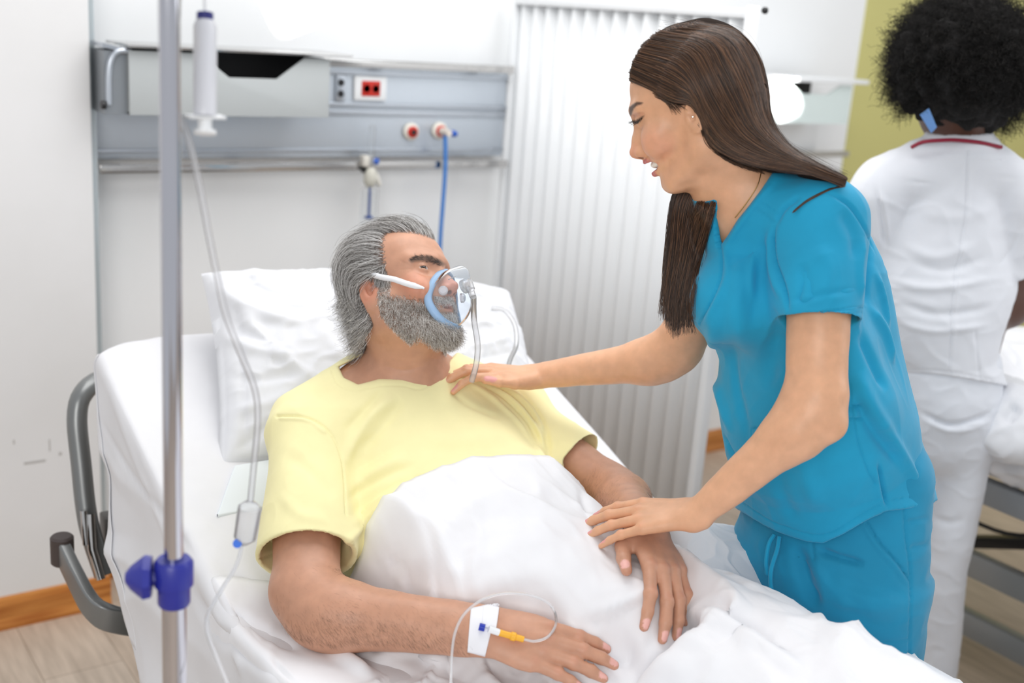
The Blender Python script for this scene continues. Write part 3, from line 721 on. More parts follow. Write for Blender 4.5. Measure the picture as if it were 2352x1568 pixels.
# head end tube loop and bumper bracket
def Q(px, py, d): return at(px, py, d)
dl = 2.30
lp = catmull([Q(240, 1320, dl), Q(203, 1200, dl), Q(186, 1060, dl), Q(177, 960, dl), Q(190, 905, dl + .01), Q(235, 870, dl + .06), Q(330, 850, dl + .15)], 40)
BM().tube(lp, .020, 16).build('head_tube', m_frame, bed)
BM().tube([Q(208, 1180, dl - .03), Q(212, 1260, dl - .03), Q(232, 1330, dl - .03)], .009, 10).build('lock_rod', m_steel, bed)
BM().tube([Q(192, 1172, dl - .035), Q(198, 1250, dl - .03)], .007, 10).build('lock_handle', m_steel, bed)
bp = catmull([Q(142, 1262, 2.23), Q(175, 1330, 2.20), Q(205, 1385, 2.18), Q(235, 1412, 2.17), Q(280, 1426, 2.19), Q(345, 1436, 2.25)], 40)
V = []; F = []
for i, p in enumerate(bp):
    t = nrm(bp[min(i + 1, 39)] - bp[max(i - 1, 0)]); up_ = nrm(ZUP - t * (ZUP @ t)); sd = np.cross(t, up_)
    for a, c_ in ((-.011, -.024), (.011, -.024), (.011, .024), (-.011, .024)): V.append(p + sd * a + up_ * c_)
for i in range(39):
    for j in range(4): F.append((4 * i + j, 4 * i + (j + 1) % 4, 4 * i + 4 + (j + 1) % 4, 4 * i + 4 + j))
F += [(3, 2, 1, 0), (156, 157, 158, 159)]
me = mesh_np('bumper_bracket', np.array(V), np.array(F)); o = link('bumper_bracket', me, m_frame, bed, smooth=False); bv = o.modifiers.new('b', 'BEVEL'); bv.width = .004; bv.segments = 3
c = Q(143, 1262, 2.235); BM().lathe(c - (0, 0, .03), (0, 0, 1), [(0, .018), (.004, .022), (.056, .022), (.06, .018)], 20).build('bumper_wheel', m_rubber, bed)
BM().box(Q(258, 1230, 2.36) - (.02, .02, .03), Q(258, 1230, 2.36) + (.10, .02, .05), .004).build('frame_corner', mat('frame_dark', sRGB(95, 92, 90), .4, .3), bed)

# fitted sheet hanging over both long sides
ns = Noise(3, 3.2, 24, (1, .35, 1.6)); nf = Noise(5, 9, 24, (1, .6, 1.6))
us = np.linspace(0, _Lp[-1], 300); across = np.r_[np.linspace(-.46, -.012, 60), np.linspace(0, 1, 110) * (BX1 - BX0), (BX1 - BX0) + np.linspace(.012, .34, 40)]
Yp = np.interp(us, _Lp, PATH[:, 0]); Zp = np.interp(us, _Lp, PATH[:, 1]); Ty = np.gradient(Yp, us); Tz = np.gradient(Zp, us)
U_, A_ = np.meshgrid(np.arange(len(us)), across, indexing='ij')
wid = BX1 - BX0; inside = np.clip(A_, 0, wid); out = A_ - inside; side = np.sign(out); drop = np.abs(out)
R_ = .028                                           # rounded edge
ang = np.clip(drop / R_, 0, math.pi / 2); dx = R_ * np.sin(ang); dz = R_ * (1 - np.cos(ang)) + np.maximum(drop - R_ * math.pi / 2, 0)
hang = np.maximum(drop - R_ * math.pi / 2, 0)
X = BX0 + inside + side * dx * .55; Y = Yp[U_].copy(); Z = Zp[U_] + .006 - dz
headw = np.clip((Yp[U_] - 1.3) / .9, 0, 1)
Y = Y - hang * .80 * headw**2 - 0 * hang
endr = np.clip((us[-1] - us[U_]) / .05, 0, 1); Z = Z - .035 * (1 - endr)**2 * (drop == 0) ; Y = Y + .02 * (1 - endr) * (drop == 0)
cr_ = np.clip((.06 - (us[-1] - us[U_])) / .06, 0, 1); cs_ = np.clip((.07 - np.minimum(inside, wid - inside)) / .07, 0, 1); Y = Y - .06 * cr_ * cs_**2; Z = Z - .02 * cr_ * cs_**2
P = np.stack([X, Y, Z], -1).reshape(-1, 3)
w = hang.ravel(); fold = ridge(ns(P)) * .012 * np.clip(w / .2, 0, 1) + .010 * np.sin(P[:, 1] * 34 + np.sin(P[:, 1] * 9) * 2) * np.clip(w / .4, 0, 1)
P[:, 0] += side.ravel() * (fold + .03 * np.clip(w / .3, 0, 1))
flat = (drop.ravel() == 0)
P[:, 2] += flat * (.0035 * ns(P) + .0018 * ridge(nf(P)))
idx = np.arange(P.shape[0]).reshape(U_.shape); F = np.stack([idx[:-1, :-1], idx[:-1, 1:], idx[1:, 1:], idx[1:, :-1]], -1).reshape(-1, 4)[:, ::-1]
SH = Sculpt(P, F)
for pts, w_, a_ in (([(228, 960), (300, 1085), (390, 1200), (470, 1310)], .006, .004), ([(250, 900), (320, 1080), (380, 1230), (400, 1330)], .008, -.003),
                    ([(500, 1290), (560, 1350), (600, 1450)], .008, .006), ([(440, 1350), (500, 1450), (640, 1540)], .012, .010), ([(480, 1400), (540, 1500), (560, 1560)], .008, -.006),
                    ([(400, 1050), (430, 1150), (540, 1230)], .012, .003)):
    SH.stroke(pts, w_, a_)
me = SH.mesh('bed_sheet'); sheet = link('bed_sheet', me, m_sheet); sd = sheet.modifiers.new('s', 'SOLIDIFY'); sd.thickness = .0015; sd.offset = 1
tag(sheet, 'smooth white sheet fitted over the mattress and hanging down the side of the bed', 'sheet')

# ---- pillows
def cushion(name, cn, T, mat_, lab, dents=(), seed=1, wr=.004, n=110, flat=.15, strokes=(), e=.42, hem=.0):
    """cn: corners TL, TR, BR, BL of the mid sheet"""
    g = np.linspace(0, 1, n); U, Vv = np.meshgrid(g, g, indexing='ij'); cn = [np.asarray(c, float) for c in cn]
    base = (cn[0] * ((1 - U) * (1 - Vv))[..., None] + cn[1] * (U * (1 - Vv))[..., None] + cn[2] * (U * Vv)[..., None] + cn[3] * ((1 - U) * Vv)[..., None])
    nn = nrm(np.cross(cn[1] - cn[0], cn[3] - cn[0])); nn = nn if nn @ (CAM - cn[0]) > 0 else -nn
    a = np.abs(2 * U - 1); b = np.abs(2 * Vv - 1); th = (1 - a**2.6)**e * (1 - b**2.6)**e
    pinch = .05 * (1 - np.abs(a - b)) * 0
    ctr = sum(cn) / 4; 
    # edges pull in between corners
    pull = (.045 * (1 - (2 * U - 1)**2) * b**6)[..., None] * (ctr - base) + (.045 * (1 - (2 * Vv - 1)**2) * a**6)[..., None] * (ctr - base)
    base = base + pull; nz = Noise(seed, 5, 26); n2 = Noise(seed + 1, 16, 26)
    top = base + nn * (T * th)[..., None]; bot = base - nn * (T * flat * th)[..., None]
    PT = top.reshape(-1, 3); PB = bot.reshape(-1, 3)
    ww = (np.minimum(th, .9).ravel() + .15); PT = PT + nn * ((ridge(nz(PT)) - .5) * wr + (ridge(n2(PT)) - .5) * wr * .45)[:, None] * ww[:, None]
    for c_, r_, d_ in dents: PT = PT - nn * (d_ * np.exp(-(np.linalg.norm(PT - c_, axis=1) / r_)**2))[:, None]
    if hem: 
        rim = ((a > .985) | (b > .985)).ravel()
    idx = np.arange(n * n).reshape(n, n); f = np.stack([idx[:-1, :-1], idx[:-1, 1:], idx[1:, 1:], idx[1:, :-1]], -1).reshape(-1, 4)
    ft = f; fb = f[:, ::-1] + n * n; edge = [idx[0, :], idx[:, -1], idx[::-1, -1][::-1], None]
    rim = np.r_[idx[:-1, 0], idx[-1, :-1], idx[:0:-1, -1], idx[0, :0:-1]]
    fr = np.stack([rim, rim + n * n, np.roll(rim, -1) + n * n, np.roll(rim, -1)], 1)
    V = np.vstack([PT, PB]); F = np.vstack([ft, fb, fr]); me = mesh_np(name, V, F)
    bmh = bmesh.new(); bmh.from_mesh(me); bmesh.ops.recalc_face_normals(bmh, faces=bmh.faces); bmh.to_mesh(me); bmh.free()
    if strokes:
        Fq = np.array([p.vertices[:] for p in me.polygons]); Vq = np.array([v.co[:] for v in me.vertices]); S = Sculpt(Vq, Fq)
        for pts, w_, a_ in strokes: S.stroke(pts, w_, a_)
        me.vertices.foreach_set('co', S.V.astype(np.float32).ravel()); me.update()
    o = link(name, me, mat_); tag(o, lab, 'pillow'); return o
# ================================================================ THE PATIENT
_al, _be = math.radians(29), math.radians(21)
HP = Frame(at(918, 690, 1.985), RT * math.cos(_al) * math.cos(_be) - FW * math.sin(_al) * math.cos(_be) + UP * math.sin(_be), UP + FW * .22, 1.0)
RS = at(712, 1010, 1.92); LS = at(1180, 968, 2.13)
RE = at(700, 1405, 1.70); RW = at(1095, 1447, 1.62); LE = at(1418, 1138, 2.02); LW = at(1487, 1215, 1.76)
NB = (RS + LS) / 2
acrossP = nrm(LS - RS); PEL = pl(1225, 1315, 2, .79)
def patient_torso(g=0.0, k=.05, g1=None):
    g2 = g; g = g if g1 is None else g1
    c0 = NB + ZUP * .005 + np.array([0, .0, 0]); sp = [c0, at(1015, 1080, 1.985), at(1090, 1185, 1.925), PEL]
    return [loft([(sp[0] + (0, .03, .02), acrossP, .13 + g, .085 + g), (sp[0] * .8 + sp[1] * .2, acrossP, .178 + g, .105 + g), (sp[1], acrossP, .182 + g, .118 + g), (sp[2], acrossP, .168 + g, .105 + g), (sp[3], acrossP, .150 + g, .085 + g)], 20, k),
            rc(at(862, 1130, 1.97), at(885, 1265, 1.90), .080 + g, .072 + g, .06),
            rc(RS + acrossP * .03, NB + (0, .03, .06), .058 + g, .06 + g2, .06), rc(LS - acrossP * .03, NB + (0, .03, .06), .058 + g, .06 + g2, .06),
            rc(at(690, 960, 1.94), at(845, 852, 2.03), .042 + g, .030 + g2, .05), rc(at(1190, 925, 2.13), at(1010, 862, 2.07), .042 + g, .028 + g2, .05)]
hp_, JR = hand_prims(RW + nrm(RW - RE) * .012, at(1330, 1500, 1.60) - at(1100, 1447, 1.62), UP * .66 - FW * .75 + RT * .12, 1, 1.0, 1.14,
                     curl=[(12, 12, 8), (10, 12, 8), (10, 12, 8), (10, 12, 8)], spread=(4, 1, -2, -7), thumb=[(1.8, 2.2, -1.0), (4.4, 3.8, -2.2), (6.8, 4.2, -3.0), (8.8, 4.0, -3.4)])
hl_, JL = hand_prims(LW, at(1535, 1310, 1.68) - LW, UP * .50 - FW * .66 + RT * .45, -1, 1.05, 1.02,
                     curl=[(18, 22, 12), (20, 20, 12), (20, 22, 12), (22, 22, 12)], spread=(9, 2, -4, -10), thumb=[(1.4, 2.4, -.6), (3.6, 4.6, -1.4), (6.2, 5.4, -1.8), (8.4, 5.6, -2.0)])
neck0 = HP(-1.2, 0, -4.0); neckb = NB + (0, .02, .035)
body = head_prims(HP, True, True, 1.06)
body += [lids(HP, 1, .16, .26), lids(HP, -1, .16, .26),
         HP.rc((9.6, 0, -4.6), (8.0, 2.2, -5.0), .45, .3, k=.4), HP.rc((9.6, 0, -4.6), (8.0, -2.2, -5.0), .45, .3, k=.4), HP.rc((9.3, 0, -5.8), (8.0, 2.0, -5.3), .5, .3, k=.4), HP.rc((9.3, 0, -5.8), (8.0, -2.0, -5.3), .5, .3, k=.4),
         HP.ell((9.9, 0, -5.2), (1.2, 2.0, .28), k=.2, op='s')]
body += [loft([(neck0, HP.l, .060, .066), (neck0 * .5 + neckb * .5 + RT * .004, HP.l * .6 + acrossP * .4, .060, .062), (neckb, acrossP, .075, .065)], 12, .035),
         rc(HP(2.0, -5.6, -2.5), at(965, 868, 1.975), .012, .010, .035), 
         rc(at(965, 880, 1.99), at(800, 900, 1.985), .009, .008, .02), rc(at(985, 878, 1.995), at(1090, 880, 2.06), .009, .008, .02)]
body += patient_torso(-.005, .05, -.013)
arms_p = []
def arm(S_, E_, W_, side, ru, re, rf, rw, k=.03):
    a = nrm(E_ - S_); f = nrm(W_ - E_); nrmv = nrm(np.cross(a, f))
    return [loft([(S_, nrmv, ru * 1.12, ru * 1.15), (S_ * .5 + E_ * .5, nrmv, ru, ru * 1.05), (S_ * .12 + E_ * .88, nrmv, re * .95, re * 1.05)], 10, k),
            rc(S_ * .10 + E_ * .90, E_ * .82 + W_ * .18, re, rf, .02),
            loft([(E_ * .92 + W_ * .08, nrmv, rf * .95, rf), (E_ * .70 + W_ * .30, nrmv, rf * 1.04, rf * 1.02), (E_ * .40 + W_ * .60, nrmv, rf * .86, rf * .84), (E_ * .1 + W_ * .9, side, rw * 1.06, rw * .78), (W_ + f * .01, side, rw * 1.0, rw * .74)], 14, k)]
arms_p = arm(RS, RE, RW, JR['frame'].l, .050, .049, .048, .037) + arm(LS, LE, LW, JL['frame'].l, .048, .044, .043, .031) + hp_ + hl_
body += arms_p
SP = sculpt(body, .0024, SK_M, skip=lambda c: (c[:, 1] < 1.52) & (np.abs(Sdf(arms_p)(c)) > .045))
print('patient verts', len(SP.V))
SP.V += SP.N * (.0006 * Noise(11, 22)(SP.V))[:, None]
red = sRGB(214, 138, 112)
redden(SP, JR, sRGB(206, 140, 118), .4); redden(SP, JL, sRGB(200, 134, 112), .4); paint_nails(SP, JR, sRGB(232, 178, 168)); paint_nails(SP, JL, sRGB(232, 178, 168))
SP.paintball(HP(10.8, 0, -2), .025, sRGB(216, 138, 118), .6); SP.paintball(HP(7, 4.6, -1.5), .035, red, .35); SP.paintball(HP(7, -4.6, -1.5), .035, red, .45)
SP.paintball(HP(-.8, -7.4, .3), .034, sRGB(214, 138, 112), .55)
SP.paintball(HP(9.3, 0, -5.2), .012, sRGB(176, 96, 90), .6)
SP.paintball(HP(10.5, .62, -3.0), .006, sRGB(70, 30, 25), .8); SP.paintball(HP(10.5, -.62, -3.0), .006, sRGB(70, 30, 25), .8)
patient = empty('person', (1.04, 1.4, .72), 'bearded grey haired man in a yellow shirt lying in bed with a face mask on', 'person')
me = SP.mesh('body'); body_o = link('body', me, m_skin_m, patient)
for s_ in (1, -1): eyeball(HP, s_, 'eye', patient, (1, -.5, .06), (.10, .06, .04))

# ---- shirt
shirt_y = sRGB(243, 235, 180)
m_yel = cloth('yellow_jersey', shirt_y, .9, .03); 
sa, sb = nrm(RE - RS), nrm(LE - LS)
# sleeves
def sleeve(S_, E_, t1, ro, side):
    a = E_ - S_; return [loft([(S_ - a * .02, side, ro * 1.08, ro * 1.02), (S_ + a * t1 * .5, side, ro * 1.02, ro), (S_ + a * t1, side, ro * 1.14, ro * 1.05), (S_ + a * (t1 + .16), side, ro * 1.18, ro * 1.08)], 12, .03, capr=.02)]
camR = RT
base_t = Sdf(patient_torso(.006))
slv = Sdf(sleeve(RS, RE, .66, .066, camR) + sleeve(LS, LE, .55, .060, camR))
hemR = RS + (RE - RS) * .70; hemL = LS + (LE - LS) * .60
def shirt_fn(P):
    t = base_t(P)
    r = np.maximum(slv.p[0].fn(P), (P - hemR) @ sa); l = np.maximum(slv.p[1].fn(P), (P - hemL) @ sb)
    # hollow the openings
    r = np.maximum(r, -np.maximum(slv.p[0].fn(P) + .0058, -((P - hemR) @ sa) - .05)); l = np.maximum(l, -np.maximum(slv.p[1].fn(P) + .0058, -((P - hemL) @ sb) - .05))
    return smin(smin(t, r, .035), l, .035)
shp = [_mk(shirt_fn, NB * .5 + PEL * .5, .48, 0)]
vneck = [(772, 700), (838, 812), (802, 846), (820, 872), (848, 882), (900, 872), (968, 878), (1019, 846), (1040, 800), (1100, 700)]
shp.append(cone_of([(760, 690), (838, 812), (776, 842), (790, 868), (822, 884), (870, 872), (925, 872), (966, 878), (1019, 845), (1060, 800), (1090, 690)], 1.5, 2.6, NB + (0, 0, .1), .25, .004))
S2 = sculpt(shp, .0026, (1, 1, 1))
print('shirt verts', len(S2.V))
S2.V += S2.N * (.0022 * Noise(21, 4.5)(S2.V) + .0009 * ridge(Noise(22, 11)(S2.V)))[:, None]
S2.normals()
S2.smooth(at(1110, 1040, 1.90), .10, 60); S2.smooth(at(1010, 1060, 1.89), .07, 40)
for pts, w_, a_ in (([(910, 905), (860, 950), (810, 1020), (790, 1070)], .010, .007), ([(930, 915), (880, 975), (830, 1040)], .010, -.005),
                    ([(880, 890), (840, 940), (790, 990)], .008, -.004), ([(636, 955), (700, 958), (750, 985), (778, 1030), (790, 1090), (795, 1180)], .0022, -.003),
                    ([(645, 960), (705, 965), (745, 992)], .003, .002),
                    ([(800, 1130), (850, 1090), (940, 1040)], .012, .005), ([(795, 1150), (860, 1105), (960, 1060)], .008, -.004), ([(790, 1225), (860, 1160), (960, 1100)], .012, .006),
                    ([(800, 1200), (880, 1130), (1000, 1085)], .009, -.004), ([(785, 1260), (850, 1190), (930, 1120)], .008, .006),
                    ([(1050, 870), (1110, 900), (1180, 960), (1225, 1020)], .006, .005), ([(1070, 868), (1140, 900), (1210, 965), (1245, 1030)], .005, -.005), ([(1095, 875), (1165, 910), (1230, 980), (1262, 1050)], .005, .006),
                    ([(1125, 880), (1195, 920), (1240, 985)], .005, -.005), ([(1160, 885), (1220, 935), (1258, 1010)], .005, .005), ([(1190, 895), (1240, 955), (1265, 1040)], .005, -.006),
                    ([(1030, 880), (1070, 925), (1160, 965)], .007, -.003), ([(1245, 990), (1262, 1050), (1285, 1085)], .005, -.006), ([(1230, 1020), (1255, 1060), (1280, 1078)], .007, .005),
                    ([(1100, 900), (1180, 930), (1235, 1000)], .010, .003),
                    ([(596, 1283), (680, 1256), (782, 1250)], .0018, -.0022), ([(594, 1272), (680, 1246), (783, 1240)], .004, .0018),
                    ([(640, 1130), (690, 1180), (760, 1200)], .010, .003), ([(650, 1040), (720, 1090), (770, 1150)], .012, -.003), ([(1290, 1060), (1330, 1040)], .008, -.003),
                    ([(762, 850), (778, 882), (818, 898), (870, 886), (925, 886), (970, 892), (1036, 856)], .0014, -.0014), ([(960, 1000), (1060, 1010), (1180, 1000)], .02, .003), ([(900, 1040), (1000, 1030), (1200, 1040)], .02, -.003)):
    S2.stroke(pts, w_, a_, taper=abs(w_) > .003)
me = S2.mesh('yellow_shirt'); shirt = link('yellow_shirt', me, m_yel, patient); shirt['label'] = 'pale yellow v-neck jersey shirt'
# loose collar band standing off the neck
# ================================================================ BLANKET OVER HIS LEGS AND BELLY
kneeR, kneeL = np.array([1.12, .72, .775]), np.array([1.22, .70, .79])
tors = Sdf([p for p in patient_torso(.021)[:1]] + [loft([(PEL + (-.01, 0, -.02), (1, 0, 0), .08, .08), (kneeR, (1, 0, 0), .07, .07), (np.array([1.12, .25, .76]), (1, 0, 0), .06, .06)], 10, .05),
            loft([(PEL + (.10, 0, -.01), (1, 0, 0), .08, .08), (kneeL, (1, 0, 0), .07, .07), (np.array([1.22, .25, .77]), (1, 0, 0), .06, .06)], 10, .05)])
gx = np.linspace(.50, 1.62, 113); gy = np.linspace(.12, 1.72, 161)
GX, GY = np.meshgrid(gx, gy, indexing='ij')
Hh = np.where((GX > BX0 - .01) & (GX < BX1 + .01), mtop(GY) + .012, mtop(GY) - .25)
# sphere trace down onto the sleeping form
z = np.full(GX.shape, 1.25); pts = np.stack([GX, GY, z], -1).reshape(-1, 3)
for _ in range(24):
    d = tors(pts); pts[:, 2] -= np.maximum(d, -.01) * .9
    pts[:, 2] = np.maximum(pts[:, 2], .55)
zt = pts[:, 2].reshape(GX.shape); zt = np.where(np.abs(tors(pts)).reshape(GX.shape) < .02, zt, 0)
Hs = np.maximum(Hh, zt)
def blur(A, n):
    for _ in range(n):
        A = (np.roll(A, 1, 0) + np.roll(A, -1, 0) + np.roll(A, 1, 1) + np.roll(A, -1, 1) + 4 * A) / 8
    return A
Hb = Hs.copy()
for _ in range(10): Hb = np.maximum(blur(Hb, 3), Hs)
for i in (0, 1, 2): pass
def bheight(x, y):
    fx = np.clip((x - gx[0]) / (gx[1] - gx[0]), 0, len(gx) - 1.001); fy = np.clip((y - gy[0]) / (gy[1] - gy[0]), 0, len(gy) - 1.001)
    i = fx.astype(int); j = fy.astype(int); a = fx - i; b = fy - j
    return Hb[i, j] * (1 - a) * (1 - b) + Hb[i + 1, j] * a * (1 - b) + Hb[i, j + 1] * (1 - a) * b + Hb[i + 1, j + 1] * a * b
_e = [S2.hit(*p) for p in ((800, 1262), (835, 1215), (870, 1180), (905, 1143), (940, 1115), (1000, 1090), (1060, 1075), (1120, 1067), (1180, 1064), (1240, 1068), (1285, 1083))]
_e = np.array([q[:2] for q in _e if q is not None]); _e = _e[np.argsort(_e[:, 0])]
EDG = np.vstack([[(.40, 1.60), (.56, 1.585), (.64, 1.56), (.70, 1.535), (.75, 1.51)], _e[_e[:, 0] > .765], [(_e[-1, 0] + .04, _e[-1, 1] - .05), (1.22, 1.24), (1.30, 1.17), (1.4, 1.15), (1.55, 1.15), (1.7, 1.12)]])
print(EDG)
def edge_y(x): 
    q = catmull(EDG, 160); xs = np.linspace(.4, 1.7, 521); ys = np.interp(xs, q[:, 0], q[:, 1]); kk = np.exp(-(np.arange(-24, 25) / 10.)**2); ys = np.convolve(np.pad(ys, 24, 'edge'), kk / kk.sum(), 'valid'); return np.interp(x, xs, ys)
NXB, NYB = 300, 300
ax_ = np.linspace(.56, 1.53, NXB); ty = np.linspace(0, 1, NYB)**.8
A2, T2 = np.meshgrid(ax_, ty, indexing='ij'); Yb = edge_y(A2) * (1 - T2) + .14 * T2
Zb = bheight(A2, Yb)
P = np.stack([A2, Yb, Zb], -1).reshape(-1, 3)
n1 = Noise(31, 2.6, 26, (1.3, .8, .6)); n2 = Noise(32, 6.5, 26, (1.4, .8, .6)); n3 = Noise(33, 15, 26, (1.3, .9, .6))
amp = np.clip(1.15 - (P[:, 2] - .74) / .22, .25, 1)     # tight over the belly, loose where it lies on the bed
amp = amp * np.clip((P[:, 0] - .58) / .16, .3, 1)
warp = P + .05 * np.stack([n1(P + 3), n1(P + 7), 0 * P[:, 0]], 1)
P[:, 2] += amp * (.024 * (ridge(n1(warp)) - .45) + .013 * (ridge(n2(warp)) - .5) + .003 * ridge(n3(P))) + .001 * n2(P)
onbed = (P[:, 0] > BX0 + .01) & (P[:, 0] < BX1 - .01); P[:, 2] = np.where(onbed, np.maximum(P[:, 2], mtop(P[:, 1]) + .011 + .004 * n2(P)), P[:, 2])
# rolled hem
hemd = (T2.ravel() * (edge_y(P[:, 0]) - .14)); P[:, 2] += .003 * np.exp(-((hemd - .03) / .003)**2) * 0 - .004 * np.exp(-(hemd / .006)**2)
# sides fall over the edges of the mattress
for sgn, xe in ((-1, BX0 + .0), (1, BX1)):
    o_ = np.maximum(sgn * (P[:, 0] - xe), 0) ; P[:, 2] -= np.minimum(o_ * o_ * 25, .12)
# the cloth is pressed down under his arms and hands
armS = Sdf(arms_p + [rc(t_, t_ + nrm(t_ - k_) * .035 - FW * .01, .012, .014, 0) for J_ in (JR, JL) for t_, k_ in zip(J_['tip'][:4], J_['pip'])]); q = P.copy(); q[:, 2] = .60
for _ in range(30): q[:, 2] += np.maximum(armS(q), 0.0006) * .9 * (armS(q) > .001)
under = np.where((q[:, 2] < 1.2) & (np.abs(armS(q)) < .004), q[:, 2], 9.0).reshape(NXB, NYB)
def press(G, floor_, ref):
    lim = np.minimum(floor_ - .001, 5.0); D_ = np.maximum(G - lim, 0); m = D_.copy()
    for _ in range(46): m = np.maximum(blur(m, 2), D_)
    return G - m
Zg = press(P[:, 2].reshape(NXB, NYB), under, None); P[:, 2] = Zg.ravel()
idx = np.arange(NXB * NYB).reshape(NXB, NYB); F = np.stack([idx[:-1, :-1], idx[:-1, 1:], idx[1:, 1:], idx[1:, :-1]], -1).reshape(-1, 4)
BL = Sculpt(P, F); 
if BL.N[:, 2].mean() < 0: BL.F = BL.F[:, ::-1]; BL.normals()
for pts, w_, a_ in (([(1350, 1420), (1430, 1385), (1500, 1355), (1580, 1345)], .008, .008), ([(1330, 1440), (1420, 1400), (1480, 1380)], .006, -.006), ([(1420, 1410), (1500, 1490), (1600, 1565)], .02, .006),
                    ([(1560, 1370), (1640, 1420), (1760, 1500), (1860, 1560)], .014, .014), ([(1620, 1370), (1720, 1430), (1850, 1510)], .012, -.012), ([(1200, 1510), (1350, 1500), (1420, 1540)], .015, .008),
                    ([(700, 1465), (780, 1510), (860, 1565)], .012, .014), ([(760, 1480), (850, 1520), (960, 1560)], .010, -.010), ([(850, 1520), (940, 1500), (1060, 1530)], .010, .012), ([(470, 1440), (560, 1470), (640, 1540)], .014, .008),
                    ([(520, 1400), (600, 1450), (690, 1500)], .010, -.010), ([(860, 1260), (900, 1300), (940, 1360)], .004, .003), ([(870, 1255), (930, 1320), (960, 1375)], .004, -.003),
                    ([(1330, 1110), (1350, 1180), (1400, 1250)], .008, -.006), ([(1350, 1100), (1390, 1170), (1420, 1230)], .006, .006), ([(1000, 1400), (1150, 1340), (1300, 1300)], .02, .005),
                    ([(1400, 1230), (1300, 1330), (1230, 1370)], .03, .006), ([(1460, 1540), (1560, 1450), (1640, 1380)], .02, .008)):
    BL.stroke(pts, w_, a_)
me = BL.mesh('blanket'); blanket = link('blanket', me, m_blanket); sd = blanket.modifiers.new('s', 'SOLIDIFY'); sd.thickness = .003; sd.offset = 1
tag(blanket, 'white cotton blanket drawn over the belly and legs of the man in bed', 'blanket')
cushion('pillow', [at(462, 628, 2.27), at(1165, 672, 2.66), at(1250, 1010, 2.33), at(500, 1080, 2.035)], .13, m_pillow, 'large white pillow under the head of the man in bed',
        dents=[(HP(-9, 0, 3), .11, .035)], seed=41, wr=.012, flat=.3,
        strokes=[([(490, 650), (560, 700), (640, 730), (700, 735)], .012, -.010), ([(545, 615), (600, 660), (690, 690)], .012, .008), ([(485, 700), (560, 760), (660, 790)], .010, .007), ([(500, 760), (580, 800), (700, 820)], .010, -.007),
                 ([(520, 860), (600, 870), (700, 850)], .010, .006), ([(535, 940), (600, 930), (680, 900)], .012, -.006), ([(540, 1040), (600, 990), (650, 950)], .010, .007), ([(535, 640), (545, 760), (560, 900), (560, 1040)], .006, .006),
                 ([(600, 640), (680, 650), (780, 640)], .012, .006), ([(620, 600), (700, 625), (770, 615)], .010, -.006), ([(1060, 800), (1120, 790), (1180, 770)], .008, -.005), ([(1070, 830), (1140, 815), (1200, 800)], .008, .004), ([(720, 700), (750, 780), (800, 830)], .014, -.006)])
cushion('pillow', [at(1530, 1210, 1.98), at(1720, 1235, 2.05), at(1800, 1385, 1.90), at(1560, 1390, 1.83)], .055, m_pillow, 'small grey white pillow on the bed edge between the patient hand and the nurse hip',
        seed=47, wr=.006, flat=.6)
# ================================================================ THE NURSE IN TEAL SCRUBS
_b = math.radians(20)
HN = Frame(at(1608, 254, 1.685), (-RT * math.cos(_b) - UP * math.sin(_b)) * .927 + FW * .375, -RT * math.sin(_b) + UP * math.cos(_b) - FW * .11, 1.0)
NSh, FSh = at(1888, 508, 1.655), at(1684, 560, 1.84)
NE_, NW_ = at(1872, 950, 1.615), at(1602, 1180, 1.678)
FE_, FW_ = at(1543, 822, 1.965), at(1226, 864, 2.045)
def sdv(phi): phi = math.radians(phi); return -F0 * math.cos(phi) + R0 * math.sin(phi)
def nurse_torso(g=0.0, k=.04):
    st = [((1715, 470), 1.735, .075, .060, 24), ((1778, 520), 1.745, .150, .085, 26), ((1800, 610), 1.755, .155, .112, 28), ((1812, 720), 1.775, .148, .122, 30), ((1835, 850), 1.80, .142, .118, 33),
          ((1862, 980), 1.83, .152, .120, 37), ((1895, 1100), 1.865, .168, .124, 41), ((1915, 1200), 1.895, .172, .128, 41)]
    L = [loft([(at(*s[0], s[1]), sdv(s[4]), s[2] + g, s[3] + g) for s in st], 26, k),
         rc(NSh - (NSh - FSh) * .04, at(1735, 455, 1.73), .052 + g, .052 + g, .05), rc(FSh, at(1700, 475, 1.75), .046 + g, .050 + g, .05),
         ell(at(1688, 690, 1.72), (.060 + g,) * 3, None, .06), ell(at(1668, 690, 1.82), (.050 + g,) * 3, None, .06),
         loft([(at(1850, 500, 1.77), sdv(26), .062 + g, .062 + g), (at(1925, 640, 1.80), sdv(28), .074 + g, .066 + g), (at(1955, 800, 1.83), sdv(30), .074 + g, .064 + g), (at(1985, 1000, 1.86), sdv(37), .07 + g, .065 + g), (at(2010, 1120, 1.88), sdv(41), .07 + g, .065 + g)], 14, .07)]
    return L
hn_, JN = hand_prims(NW_, at(1440, 1180, 1.718) - NW_, UP * .80 - FW * .58 + RT * .08, -1, 1.0, .88, curl=[(12, 12, 6), (12, 10, 6), (13, 11, 6), (14, 12, 6)], spread=(4, 1.5, -1.5, -6),
                     thumb=[(2.0, 2.0, -1.0), (4.8, 3.6, -2.0), (7.4, 4.4, -2.8), (9.4, 4.8, -3.4)])
hf_, JF = hand_prims(FW_, at(1075, 840, 1.992) - FW_, UP * .92 - FW * .36, 1, .95, .86, curl=[(8, 30, 18), (8, 26, 16), (10, 24, 14), (12, 24, 14)], spread=(4, 1, -2, -6),
                     thumb=[(1.8, 2.2, -.5), (5.0, 3.7, -.7), (8.4, 4.0, -.8), (11.0, 3.7, -1.0)], nails=0)
nb = head_prims(HN, False, True, .94)
nb += [lids(HN, 1, -.02, .20), lids(HN, -1, -.02, .20)]
